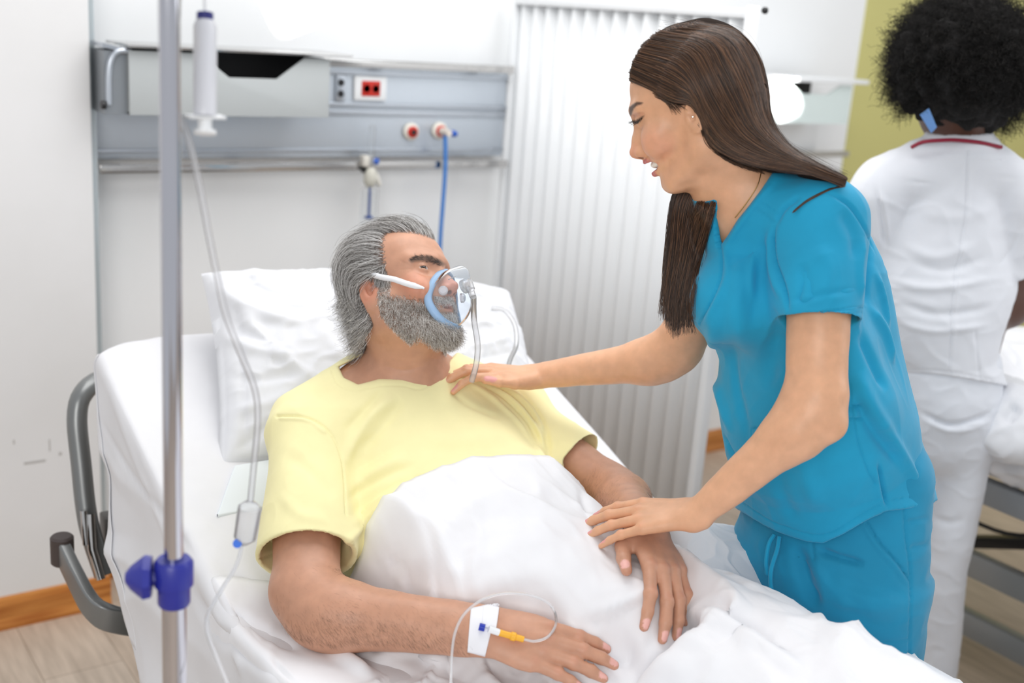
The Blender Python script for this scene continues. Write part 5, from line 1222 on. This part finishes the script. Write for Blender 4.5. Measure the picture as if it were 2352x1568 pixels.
# far side lock hanging below her chin
L1 = [[(1585, 400, 1.745), (1548, 450, 1.76), (1533, 560, 1.755), (1522, 660, 1.75), (1512, 730, 1.745)],
      [(1600, 400, 1.745), (1565, 470, 1.76), (1552, 580, 1.75), (1535, 690, 1.745), (1530, 765, 1.745)],
      [(1620, 410, 1.745), (1590, 480, 1.755), (1570, 590, 1.745), (1552, 700, 1.745), (1545, 792, 1.745)],
      [(1635, 420, 1.745), (1615, 490, 1.755), (1590, 600, 1.745), (1572, 700, 1.745), (1570, 780, 1.745)],
      [(1645, 430, 1.75), (1635, 500, 1.755), (1608, 590, 1.745), (1590, 690, 1.74), (1600, 780, 1.74)]]
ST_ += sheet(L1, 2600, None, (0, .012), 24, 3.5, seedend=.98)
hst = hairs('hair_strand', ST_, m_brown_hair, nurse, .00030, .00014); hst['label'] = 'brown strands'
fly = sheet([[(a + 0, b - 6, 0) for a, b, _ in g] for g in G[4:]], 60, SHr, (-.002, .006), 26, 7)
hairs('flyaway_hair', fly, m_brown_hair, nurse, .00010, .00005)
lash = []
for a_, b_ in (((1456, 279), (1444, 283)), ((1459, 280), (1449, 287)), ((1462, 279), (1454, 289)), ((1453, 278), (1443, 280)), ((1466, 277), (1459, 286)), ((1470, 274), (1464, 284)), ((1474, 271), (1470, 280))):
    for j in range(5):
        h = SN.hit(a_[0] + rr_(-1.5, 1.5), a_[1] + rr_(-1, 1))
        if h is None: continue
        d = proj(h)[2]; e = at(b_[0] + rr_(-2, 1), b_[1] + rr_(-1, 1), d - .004); lash.append(np.array([h, (h + e) / 2 + UP * -.0008, e]))
if lash: hairs('eyelash', lash, mat('lash', (.01, .008, .007), .5), nurse, .00022, .00008)
# ================================================================ THE NURSE WITH HER BACK TURNED
def dz(y): return 2.56 + (y - 600) * .000265
def T3(px, py, e=0.0): return at(px, py, dz(py) + e)
third = empty('person', (T3(2180, 1500)[0], T3(2180, 1500)[1], 0), 'person with black afro hair in white tunic and trousers seen from behind', 'person')
PXM = 2.6 / FPX
b3 = [ell(T3(2205, 190), (.085, .095, .115), None, .03), loft([(T3(2200, 235), RT, .050, .055), (T3(2203, 300), RT, .050, .052), (T3(2200, 345), RT, .065, .055)], 8, .02),
      ell(T3(2150, 262, .05), (.03, .03, .045), None, .04),
      loft([(T3(2200, 370), RT, .11, .05), (T3(2190, 440), RT, .150, .07), (T3(2175, 620), RT, .105, .075), (T3(2170, 800), RT, .10, .075), (T3(2168, 930), RT, .10, .075)], 14, .03)]
elb = T3(2318, 706, .02); shr = T3(2328, 452, .0); shl = T3(2010, 455, .0); ell_ = T3(2010, 700, .04)
hn3, J3 = hand_prims(T3(2345, 640, .26), nrm(RT * -.3 + FW * .9 + UP * .2), UP, -1, .95, .85)
hl3, J3l = hand_prims(T3(2060, 640, .28), nrm(FW * .9 + RT * .1), UP, 1, .95, .85)
b3 += [rc(shr, elb, .055, .042, .03), rc(elb, T3(2345, 640, .26), .040, .026, .02), rc(shl, ell_, .052, .040, .03), rc(ell_, T3(2060, 640, .28), .038, .026, .02)] + hn3 + hl3
S3 = sculpt(b3, .0045, SK_D); body3 = link('body', S3.mesh('body'), m_skin_d, third)
m_tunic = cloth('white_tunic', sRGB(226, 228, 234), .8, .015)
tun = Sdf([loft([(T3(2200, 335), RT, .072, .060), (T3(2198, 375), RT, .155, .085), (T3(2186, 430), RT, .172, .10), (T3(2176, 520), RT, .150, .108), (T3(2162, 640), RT, .118, .105), (T3(2160, 740), RT, .120, .105), (T3(2165, 830), RT, .130, .112), (T3(2168, 905), RT, .142, .118)], 22, .02, capr=.012),
           rc(T3(2200, 350), T3(2030, 420), .055, .060, .03), rc(T3(2200, 350), T3(2325, 420), .055, .055, .03)])
r3 = loft([(shr + RT * .0, RT, .062, .066), (shr * .5 + elb * .5, RT, .054, .062), (elb, RT, .052, .060)], 8, 0); l3 = loft([(shl, RT, .062, .062), (shl * .5 + ell_ * .5, RT, .058, .06), (ell_, RT, .058, .06)], 8, 0)
e3 = nrm(elb - shr); e3l = nrm(ell_ - shl)
hem3 = [(1900, 838), (2055, 856), (2130, 858), (2200, 866), (2283, 880), (2352, 892), (2352, 1200), (1900, 1200)]
def f3(P):
    r = np.maximum(r3.fn(P), (P - (shr + (elb - shr) * .66)) @ e3); r = np.maximum(r, -np.maximum(r3.fn(P) + .007, -((P - (shr + (elb - shr) * .66)) @ e3) - .05))
    l = np.maximum(l3.fn(P), (P - (shl + (ell_ - shl) * .66)) @ e3l)
    d = smin(smin(tun(P), r, .012), l, .02); x, y, dd = proj(P); s = _poly2(x, y, hem3) * dd / FPX
    return np.maximum(d, -s)
c3 = T3(2180, 640)
col3 = [(2095, 335), (2110, 322), (2125, 306), (2160, 303), (2230, 304), (2285, 312), (2302, 335)]
S3t = sculpt([_mk(f3, c3, .42, 0), loft([(T3(2200, 345), RT, .078, .066), (T3(2203, 308), RT, .068, .060)], 4, .01, capr=.006), loft([(T3(2203, 322), RT, .060, .052), (T3(2204, 290), RT, .058, .050)], 4, .003, op='s', capr=.006)], .004)
S3t.V += S3t.N * (.003 * Noise(81, 4.5)(S3t.V) + .002 * ridge(Noise(82, 8, 24, (1, 1, 1.4))(S3t.V)))[:, None]; S3t.normals()
for pts, w_, a_ in (([(2222, 345), (2215, 500), (2190, 660), (2180, 860)], .002, -.0025), ([(2228, 345), (2222, 500), (2198, 660), (2187, 860)], .004, .0015), ([(2010, 430), (2025, 500), (2035, 580)], .005, -.006), ([(2020, 430), (2034, 500), (2042, 570)], .006, .004),
    ([(2290, 615), (2330, 560), (2352, 500)], .006, -.002), ([(2040, 640), (2120, 660), (2200, 655), (2280, 640)], .010, .005), ([(2060, 690), (2140, 720), (2230, 715), (2285, 700)], .010, -.005), ([(2060, 740), (2150, 760), (2280, 745)], .008, .004),
    ([(2070, 560), (2150, 590), (2250, 560)], .012, .004), ([(2090, 600), (2170, 620), (2270, 590)], .010, -.004), ([(2100, 480), (2200, 500), (2300, 470)], .014, .003), ([(2060, 850), (2160, 852), (2278, 872)], .002, -.002), ([(2240, 760), (2250, 870)], .003, -.002)):
    S3t.stroke(pts, w_, a_, taper=w_ > .003)
tu = link('tunic', S3t.mesh('tunic'), m_tunic, third); tu['label'] = 'white short sleeved tunic'
lan = catmull([T3(2094, 338, -.05), T3(2120, 326, -.066), T3(2165, 322, -.074), T3(2200, 322, -.076), T3(2250, 327, -.070), T3(2300, 338, -.05)], 24)
BM().tube(lan, .0042, 8).build('tunic_piping', mat('maroon_piping', sRGB(142, 20, 50), .5), third)
m_wtr = cloth('white_trousers', sRGB(222, 225, 232), .8, .015)
legs3 = [loft([(T3(2168, 850), RT, .125, .100), (T3(2172, 930), RT, .122, .112), (T3(2170, 990), RT, .118, .105)], 8, .03),
         loft([(T3(2215, 960), RT, .066, .092), (T3(2190, 1130), RT, .058, .078), (T3(2160, 1320), RT, .060, .07), (T3(2140, 1480, .02), RT, .062, .075), (np.array([*T3(2125, 1600, .02)[:2], .05]), RT, .066, .08)], 16, .02, capr=.02),
         loft([(T3(2105, 960, .02), RT, .062, .09), (T3(2085, 1130, .05), RT, .057, .078), (T3(2075, 1320, .08), RT, .056, .07), (T3(2062, 1480, .10), RT, .058, .07), (np.array([*T3(2055, 1600, .12)[:2], .05]), RT, .062, .08)], 16, .012, capr=.02)]
S3l = sculpt(legs3, .0045); S3l.V[:, 2] = np.maximum(S3l.V[:, 2], .012); S3l.V += S3l.N * (.0025 * Noise(85, 5)(S3l.V) + .0015 * ridge(Noise(86, 10, 24, (1, 1, 1.6))(S3l.V)))[:, None]; S3l.normals()
for pts, w_, a_ in (([(2110, 945), (2180, 975), (2250, 960), (2284, 940)], .006, -.008), ([(2120, 965), (2190, 990), (2260, 975), (2282, 960)], .006, .004), ([(2098, 935), (2090, 1000), (2080, 1060)], .006, -.012), ([(2220, 985), (2270, 975)], .004, -.004), ([(2130, 1180), (2180, 1200), (2220, 1190)], .01, -.004)):
    S3l.stroke(pts, w_, a_)
tr = link('trousers', S3l.mesh('trousers'), m_wtr, third); tr['label'] = 'white trousers'
for p_ in (T3(2125, 1600, .02), T3(2055, 1600, .12)):
    V, F = surface(Sdf([ell((p_[0], p_[1], .04), (.05, .05, .04)), rc((p_[0], p_[1], .035), np.array([p_[0], p_[1], .03]) + F0 * .12, .038, .032, .02)]), .006); V[:, 2] = np.maximum(V[:, 2], 0); link('shoe', mesh_np('shoe', V, F), m_white, third)
mq = [T3(2114, 262, -.055), T3(2134, 248, -.075), T3(2152, 292, -.065), T3(2140, 305, -.05)]
BM().prism(mq, FW * .004).build('face_mask', mat('mask_blue', sRGB(120, 170, 235), .6), third)
# afro: base plus curls
ac = T3(2207, 142, .0)
V, F = surface(Sdf([ell(ac, (.135, .135, .128)), ell(ac - ZUP * .04 + RT * .012, (.128, .128, .10), None, .03)]), .005)
V = V + (V - ac) * (.05 * Noise(91, 14)(V) + .06 * Noise(92, 30)(V))[:, None]
m_afro0 = mat('afro_base', (.006, .005, .005), .9); bump(m_afro0, 120, .9, .01)
hb3 = link('hair', mesh_np('hair', V, F), m_afro0, third); hb3['label'] = 'black afro'
r = RNG; n = 11000; D = r.normal(size=(n, 3)); D /= np.linalg.norm(D, axis=1)[:, None]
lump = 1 + .10 * Noise(93, 2.2)(D) + .05 * Noise(94, 5)(D)
curls = []
for i in range(n):
    d = D[i]; L = .046 * r.uniform(.6, 1.25); p0 = ac + d * np.array([.118, .118, .112]) + (RT * .012 - ZUP * .03) * max(0, -d[2])
    if d[2] < -.50 and -.75 < (d @ RT) < .55: continue
    a = nrm(np.cross(d, r.normal(size=3))); b_ = np.cross(d, a); t = np.linspace(0, 1, 12); w = r.uniform(2.5, 5) * 2 * np.pi; rad = r.uniform(.003, .0065); ph = r.uniform(0, 6.28); drift = r.normal(0, .010, 3)
    curls.append(p0 + np.outer(t, d * L * lump[i]) + np.outer(rad * np.cos(w * t + ph), a) + np.outer(rad * np.sin(w * t + ph), b_) + np.outer(t * t, drift - ZUP * .006))
m_afro = hairmat('afro', [(0, (.003, .003, .003)), (1, (.012, .010, .009))], .7); m_afro.node_tree.nodes['Principled BSDF'].inputs['Specular IOR Level'].default_value = .2
hairs('hair_curl', curls, m_afro, third, .00042, .00025)

# ================================================================ THE SECOND BED
bed2 = empty('hospital_bed', (2.95, 1.4, 0), 'second hospital bed with white bedding behind the nurse in white', 'bed')
b = BM(); b.box((2.49, .2, .56), (2.53, 2.2, .62), .004); b.box((3.36, .2, .56), (3.40, 2.2, .62), .004)
for y in (.22, 1.2, 2.14): b.box((2.53, y, .57), (3.36, y + .04, .61), .004)
b.build('frame', mat('pale_grey_frame', sRGB(168, 172, 176), .35, .4), bed2)
BM().box((2.60, .3, .31), (2.635, 2.05, .375), .004).build('lower_rail', mat('rail_grey', sRGB(150, 154, 156), .35, .3), bed2)
BM().box((2.66, .3, .115), (2.70, 2.05, .18), .004).build('lower_rail', mat('rail_grey2', sRGB(150, 154, 156), .35, .3), bed2)
BM().prism([(2.75, 1.0, .56), (2.75, 1.08, .56), (2.75, 1.95, .20), (2.75, 1.87, .20)], (.05, 0, 0), .004).build('lift_arm', m_black, bed2)
BM().tube(catmull([(2.62, 1.75, .55), (2.64, 1.62, .46), (2.66, 1.45, .44), (2.70, 1.30, .50)], 16), .006, 8).build('cable', m_black, bed2)
for x in (2.66, 3.25):
    for y in (.35, 1.98):
        lg = BM().box((x, y, .10), (x + .04, y + .04, .57), .004).build('leg', m_frame, bed2)
        BM().lathe((x + .005, y + .02, .05), (1, 0, 0), [(0, .048), (.003, .05), (.027, .05), (.03, .048)], 24).build('caster', m_rubber, lg)
V, F = surface(Sdf([rbox((2.945, 1.2, .69), (.45, 1.0, .07), None, .05)]), .012); link('mattress', mesh_np('mattress', V, F), m_mattress, bed2)
S = sculpt([rbox((2.94, 1.30, .715), (.485, .96, .085), None, .075), ell((2.60, 1.30, .76), (.16, .35, .10), None, .08), ell((2.75, 1.85, .82), (.25, .25, .10), None, .08)], .009)
S.V += S.N * (.016 * ridge(Noise(95, 3)(S.V)) + .008 * ridge(Noise(96, 7)(S.V)) - .012)[:, None]
tag(link('duvet', S.mesh('duvet'), m_blanket), 'puffy white duvet spread over the second bed', 'duvet')
S = sculpt([ell(at(2335, 955, 2.66), (.115, .16, .075), None, .03), ell(at(2330, 1000, 2.62), (.09, .10, .05), None, .04)], .006)
S.V += S.N * (.012 * ridge(Noise(97, 5)(S.V)) + .005 * ridge(Noise(98, 13)(S.V)))[:, None]; S.normals()
S.stroke([(2335, 925), (2318, 950), (2312, 975)], .010, -.02); S.stroke([(2300, 950), (2320, 960), (2345, 935)], .008, -.012)
tag(link('pillow', S.mesh('pillow'), m_pillow), 'crumpled white pillow lying on the duvet of the second bed', 'pillow')
# ================================================================ MASK, TUBES, DRIP STAND
def clearmat(name, tint=(.93, .96, 1), gl=.25, rough=.05, op=.06):
    m = bpy.data.materials.new(name); m.use_nodes = True; nt = m.node_tree; n, l = nt.nodes, nt.links; n.clear(); out = n.new('ShaderNodeOutputMaterial')
    tr = n.new('ShaderNodeBsdfTransparent'); tr.inputs[0].default_value = (*tint, 1); g = n.new('ShaderNodeBsdfGlossy'); g.inputs['Roughness'].default_value = rough
    df = n.new('ShaderNodeBsdfDiffuse'); df.inputs[0].default_value = (*tint, 1); fr = n.new('ShaderNodeLayerWeight'); fr.inputs[0].default_value = gl
    m1 = n.new('ShaderNodeMixShader'); m1.inputs[0].default_value = op; l.new(tr.outputs[0], m1.inputs[1]); l.new(df.outputs[0], m1.inputs[2])
    m2 = n.new('ShaderNodeMixShader'); l.new(fr.outputs['Fresnel'], m2.inputs[0]); l.new(m1.outputs[0], m2.inputs[1]); l.new(g.outputs[0], m2.inputs[2]); l.new(m2.outputs[0], out.inputs[0]); return m
m_mask = clearmat('mask_clear', (.92, .96, 1.0), .16, .10, .09); m_maskblue = clearmat('mask_blue_rim', (.48, .70, .97), .2, .2, .66); m_tube = clearmat('tube_clear', (.98, .985, 1.0), .22, .12, .36)
m_band = cloth('white_elastic', sRGB(240, 242, 246), .8, .01)
om = empty('oxygen_mask', HP(11, 0, -3), 'clear oxygen mask with blue rim and white strap on the face of the bearded man', 'oxygen mask')
rim = catmull([(10.6, 0, 1.1), (10.1, 1.9, .1), (9.2, 3.3, -1.8), (8.4, 3.9, -4.0), (8.6, 3.6, -6.0), (9.2, 2.3, -8.0), (9.9, 0, -9.0), (9.2, -2.3, -8.0), (8.6, -3.6, -6.0), (8.4, -3.9, -4.0), (9.2, -3.3, -1.8), (10.1, -1.9, .1), (10.6, 0, 1.1)], 97)[:-1]
c0 = np.array([9.2, 0, -3.9]); V = []; F = []; nr, nt_ = len(rim), 22
for j in range(nt_):
    th = j / (nt_ - 1) * math.pi / 2; k = math.cos(th)**.75; hgt = 4.7 * math.sin(th)**1.0
    for i in range(nr):
        p = c0 + (rim[i] - c0) * max(k, .02) + np.array([hgt, 0, .9 * math.sin(th)]); pinch = .5 * math.exp(-((p[1]) / .8)**2) * math.sin(th) * (p[2] > -3)
        V.append(HP(p[0] + pinch, p[1], p[2]))
for j in range(nt_ - 1):
    for i in range(nr): F.append((j * nr + i, j * nr + (i + 1) % nr, (j + 1) * nr + (i + 1) % nr, (j + 1) * nr + i))
me = mesh_np('mask_dome', np.array(V), np.array(F)); link('mask_dome', me, m_mask, om)
V = []; F = []; prof = [(-.75, .55), (-.3, .75), (.15, .45), (.45, .05), (.55, -.35), (.15, -.2), (-.3, .1), (-.8, .25)]
for i in range(nr):
    o_ = rim[i] - c0; o_[0] = 0; o_ = nrm(o_)
    for a, b_ in prof: p = rim[i] + np.array([a, 0, 0]) + o_ * b_ * .8; V.append(HP(*p))
np_ = len(prof)
for i in range(nr):
    for j in range(np_): F.append((i * np_ + j, i * np_ + (j + 1) % np_, ((i + 1) % nr) * np_ + (j + 1) % np_, ((i + 1) % nr) * np_ + j))
link('mask_rim', mesh_np('mask_rim', np.array(V), np.array(F)), m_maskblue, om)
port = HP(14.0, 0, -3.2); b = BM(); b.lathe(HP(13.0, 0, -2.9), HP.f, [(0, .012), (.008, .012), (.010, .009), (.016, .009)], 20)
b.build('mask_port', m_tube, om)
b = BM(); b.lathe(HP(14.0, .2, -2.6), -HP.u * .9 + HP.f * .1, [(0, .0075), (.012, .0078), (.014, .006), (.026, .0055)], 16); b.build('tube_connector', m_tube, om)
for s_ in (1, -1): 
    BM().lathe(HP(10.6, 2.6 * s_, -3.3), HP.l * s_ * .8 + HP.f * .6, [(0, .008), (.004, .008), (.006, .006)], 16).build('valve', m_tube, om)
    BM().tube([HP(11.6, 1.9 * s_, -1.4), HP(12.6, 1.0 * s_, -1.0)], .0007, 6).build('nose_clip', m_steel, om)
def ribbon(S, pts, width, off, name, mat_, parent, n=40, thick=.0008, extra=()):
    path = catmull(np.c_[np.asarray(pts, float)[:, :2], np.zeros(len(pts))], n); H = [S.hit(p[0], p[1]) for p in path]; H = [h for h in H if h is not None]; H = np.array(list(extra) + H)
    for _ in range(6): H[1:-1] = .25 * H[:-2] + .5 * H[1:-1] + .25 * H[2:]
    V = []; F = []
    for i, p in enumerate(H):
        t = nrm(H[min(i + 1, len(H) - 1)] - H[max(i - 1, 0)]); vd = nrm(CAM - p); j = np.argmin(((S.V - p)**2).sum(1)); nn = nrm(S.N[j] * .7 + vd * .3); w = nrm(np.cross(t, nn)); wd = width(i / (len(H) - 1)) if callable(width) else width
        V += [p + nn * off + w * wd / 2, p + nn * (off + thick) + w * 0, p + nn * off - w * wd / 2]
    for i in range(len(H) - 1):
        for j in (0, 1): F.append((3 * i + j, 3 * i + j + 1, 3 * i + 4 + j, 3 * i + 3 + j))
    o = link(name, mesh_np(name, np.array(V), np.array(F)), mat_, parent); m = o.modifiers.new('s', 'SOLIDIFY'); m.thickness = thick; m.offset = 0; return o
ribbon(SP, [(972, 663), (930, 651), (880, 636), (850, 629), (832, 631), (822, 640)], lambda t: .0095 if t > .12 else .003 + .054 * t, .0085, 'strap', m_band, om, 40)
tb = [HP(14.4, .2, -5.2), at(1089, 735, 1.955), at(1097, 790, 1.955), at(1094, 835, 1.955), at(1083, 876, 1.965)]
BM().tube(catmull(tb, 40), .0050, 12).build('oxygen_tube', m_tube, om)
BM().tube(catmull([at(1128, 708, 2.30), at(1158, 712, 2.3), at(1182, 745, 2.28), at(1186, 790, 2.25), at(1172, 825, 2.20), at(1165, 850, 2.17)], 30), .0045, 10).build('oxygen_tube', m_tube, om)

# cannula, tape and line on his right hand
m_tape = cloth('white_tape', sRGB(238, 238, 242), .6, .01)
def patch(S, c, off, name, mat_, parent, n=26, thick=.0006):
    c = [np.array(q, float) for q in c]; g = np.linspace(0, 1, n); P_ = []; 
    dd = np.full((n, n), np.nan); 
    for i, u in enumerate(g):
        for j, v in enumerate(g):
            p = c[0] * (1 - u) * (1 - v) + c[1] * u * (1 - v) + c[2] * u * v + c[3] * (1 - u) * v; h = S.hit(*p); P_.append(p)
            if h is not None: dd[i, j] = proj(h)[2]
    dm = np.nanmedian(dd); 
    for i in range(n):
        r_ = dd[i]; ok = ~np.isnan(r_) & (np.abs(r_ - dm) < .06); dd[i] = np.interp(g, g[ok], r_[ok]) if ok.sum() > 1 else dm
    V = [at(p[0], p[1], d) for p, d in zip(P_, dd.ravel())]; V = np.array(V)
    idx = np.arange(n * n).reshape(n, n); F = np.stack([idx[:-1, :-1], idx[:-1, 1:], idx[1:, 1:], idx[1:, :-1]], -1).reshape(-1, 4)
    T_ = Sculpt(V, F); sgn = 1 if T_.face.mean() > 0 else -1; V = V + T_.N * sgn * off
    o = link(name, mesh_np(name, V, F), mat_, parent); m = o.modifiers.new('s', 'SOLIDIFY'); m.thickness = thick; m.offset = 0; return o
iv = empty('iv_cannula', at(1120, 1440, 1.60), 'intravenous cannula with blue cap and yellow hub taped to the back of a hand', 'cannula')
patch(SP, [(1082, 1398), (1143, 1384), (1114, 1506), (1074, 1496)], .0012, 'tape', m_tape, iv)
patch(SP, [(1110, 1394), (1147, 1386), (1138, 1446), (1107, 1440)], .0022, 'tape', m_tape, iv)
def on(px, py, o_=.004, S=None): 
    h = (S or SP).hit(px, py); return at(px, py, (proj(h)[2] if h is not None else 1.60) - o_)
m_yellow_p = mat('yellow_plastic', sRGB(244, 180, 50), .35); m_navy = mat('navy_plastic', sRGB(20, 50, 170), .35)
h1, h2, h3, h4 = on(1107, 1440, .008), on(1122, 1444, .008), on(1146, 1452, .008), on(1203, 1468, .007)
b = BM(); b.tube([h1 - nrm(h2 - h1) * .004, h1 + nrm(h2 - h1) * .004], [.0052, .0050], 14); b.build('blue_cap', m_navy, iv)
b = BM(); b.tube([h2, h3], .0048, 12); b.build('white_hub', m_white, iv)
b = BM(); b.tube([h3, h3 * .55 + h4 * .45, h3 * .5 + h4 * .5, h3 * .35 + h4 * .65, h3 * .3 + h4 * .7, h4], [.0046, .0046, .0062, .0062, .0044, .0042], 12); b.build('yellow_connector', m_yellow_p, iv)
lp = [h4, on(1228, 1472), on(1258, 1462), on(1276, 1435), on(1274, 1405, .008), on(1255, 1382, .012), at(1215, 1366, 1.585), at(1160, 1362, 1.58), at(1110, 1376, 1.575), at(1068, 1408, 1.57), at(1046, 1450, 1.565), at(1038, 1500, 1.56), at(1036, 1568, 1.53), at(1040, 1640, 1.47)]
BM().tube(catmull(lp, 90), .0019, 8).build('iv_line', m_tube, iv)

# drip stand
ps = empty('drip_stand', (.393, 1.165, 0), 'chrome drip stand with blue height clamp standing left of the bed', 'drip stand')
px_, py_ = at(400, 1400, 1.30)[:2]
m_chrome = mat('chrome', sRGB(205, 205, 212), .09, 1.0)
zc = at(402, 1330, 1.29)[2]
BM().tube([(px_, py_, zc), (px_, py_, 2.02)], .0105, 28).build('upper_pole', m_chrome, ps)
BM().tube([(px_, py_, .12), (px_, py_, zc)], .0135, 28).build('lower_pole', m_chrome, ps)
m_clamp = mat('clamp_blue', sRGB(42, 48, 150), .35)
zt_, zb_ = at(402, 1276, 1.29)[2], at(402, 1385, 1.30)[2]
b = BM(); b.lathe((px_, py_, zb_), (0, 0, 1), [(0, .0165), (.003, .0180), ((zt_ - zb_) * .42, .0180), ((zt_ - zb_) * .45, .0215), ((zt_ - zb_) * .92, .0215), (zt_ - zb_, .018)], 28); b.build('height_clamp', m_clamp, ps)
kc = np.array([px_, py_, (zt_ * .62 + zb_ * .38)]); kd = -R0 * .9 - F0 * .2
b = BM(); b.lathe(kc + kd * .015, kd, [(0, .010), (.008, .010), (.010, .024), (.018, .026), (.032, .014), (.038, .006)], 8); b.build('clamp_knob', m_clamp, ps)
for a in range(5):
    an_ = a * 2 * math.pi / 5 + .3; e_ = np.array([px_ + .27 * math.cos(an_), py_ + .27 * math.sin(an_), .075])
    lg = BM().tube([(px_, py_, .13), tuple(e_)], [.014, .010], 12).build('leg', m_chrome, ps); BM().lathe(e_ + (-.01, 0, -.047), (1, 0, 0), [(0, .027), (.02, .027)], 16).build('caster', m_black, lg)
for s_ in (1, -1):
    BM().tube(catmull([(px_, py_, 1.98), (px_ + s_ * .05 * R0[0], py_ + s_ * .05 * R0[1], 1.99), (px_ + s_ * .10 * R0[0], py_ + s_ * .10 * R0[1], 1.97), (px_ + s_ * .105 * R0[0], py_ + s_ * .105 * R0[1], 2.0)], 14), .004, 8).build('hook', m_chrome, ps)
# syringe
m_barrel = clearmat('syringe_barrel', (.93, .94, 1.0), .35, .1, .72)
sy = empty('syringe', at(470, 160, 1.2), 'large white syringe with dark blue tip hanging beside the drip stand', 'syringe')
def S_(y): return at(471, y, 1.2)
BM().tube([S_(48), S_(60), S_(268)], [.0095, .0120, .0120], 26).build('barrel', m_barrel, sy)
BM().tube([S_(30), S_(47)], .0086, 22).build('blue_tip', mat('dark_blue', sRGB(40, 42, 120), .4), sy)
b = BM(); b.box(S_(268) - (.020, .010, .0018), S_(268) + (.020, .010, .0018), .0015); b.build('flange', m_white, sy)
BM().tube([S_(64), S_(300)], .0072, 16).build('plunger', m_white, sy); BM().tube([S_(299), S_(308)], .0115, 22).build('thumb_rest', m_white, sy)
BM().tube(catmull([S_(30), at(469, -30, 1.2), at(466, -110, 1.19), (px_ + .105 * R0[0], py_ + .105 * R0[1], 1.975)], 16), .0016, 8).build('hanging_line', m_tube, sy)
# infusion line
il = empty('infusion_line', at(470, 430, 1.24), 'clear infusion tube with drip chamber running down in front of the pillow', 'infusion line')
BM().tube(catmull([(px_ + .03 * R0[0], py_ + .03 * R0[1], 1.985), at(405, -60, 1.17), at(398, 30, 1.18), at(392, 130, 1.18), at(395, 225, 1.19), at(430, 310, 1.20), at(457, 420, 1.22), at(478, 530, 1.24), at(497, 625, 1.26), at(518, 720, 1.28), at(548, 800, 1.30), at(584, 890, 1.33), at(592, 960, 1.35), at(584, 1060, 1.38), at(575, 1150, 1.40)], 120), .0038, 10).build('tube', m_tube, il)
BM().tube([at(395, 60, 1.18), at(394, 95, 1.18)], [.007, .009], 14).build('cream_cap', mat('cream', sRGB(238, 226, 200), .5), il)
BM().tube([at(402, -10, 1.175), at(400, 45, 1.175)], .0065, 14).build('drip_chamber', m_tube, il)
BM().tube([at(578, 1150, 1.40), at(574, 1165, 1.40), at(562, 1235, 1.41), at(556, 1250, 1.41)], [.006, .0145, .0135, .005], 18).build('flow_chamber', m_tube, il)
BM().lathe(at(545, 1248, 1.40), nrm(CAM - at(545, 1248, 1.40)), [(-.003, .0055), (.003, .0055)], 16).build('blue_roller', mat('bright_blue', sRGB(30, 110, 225), .4), il)
BM().tube(catmull([at(556, 1250, 1.41), at(542, 1300, 1.41), at(505, 1360, 1.40), at(478, 1410, 1.39), at(476, 1450, 1.38), at(498, 1510, 1.36), at(530, 1590, 1.33), at(560, 1680, 1.30)], 50), .0026, 8).build('lower_tube', m_tube, il)
S = sculpt([rbox(at(572, 1118, 1.99), (.035, .055, .004), np.stack([nrm(RT * .98 - ZUP * .1), nrm(np.array([0, .93, .37])), nrm(np.array([0, -.37, .93]))], 1), .003)], .002)
tag(link('absorbent_pad', S.mesh('absorbent_pad'), mat('pad', sRGB(226, 232, 236), .7)), 'small thin pale pad sticking out under the large pillow corner', 'pad')
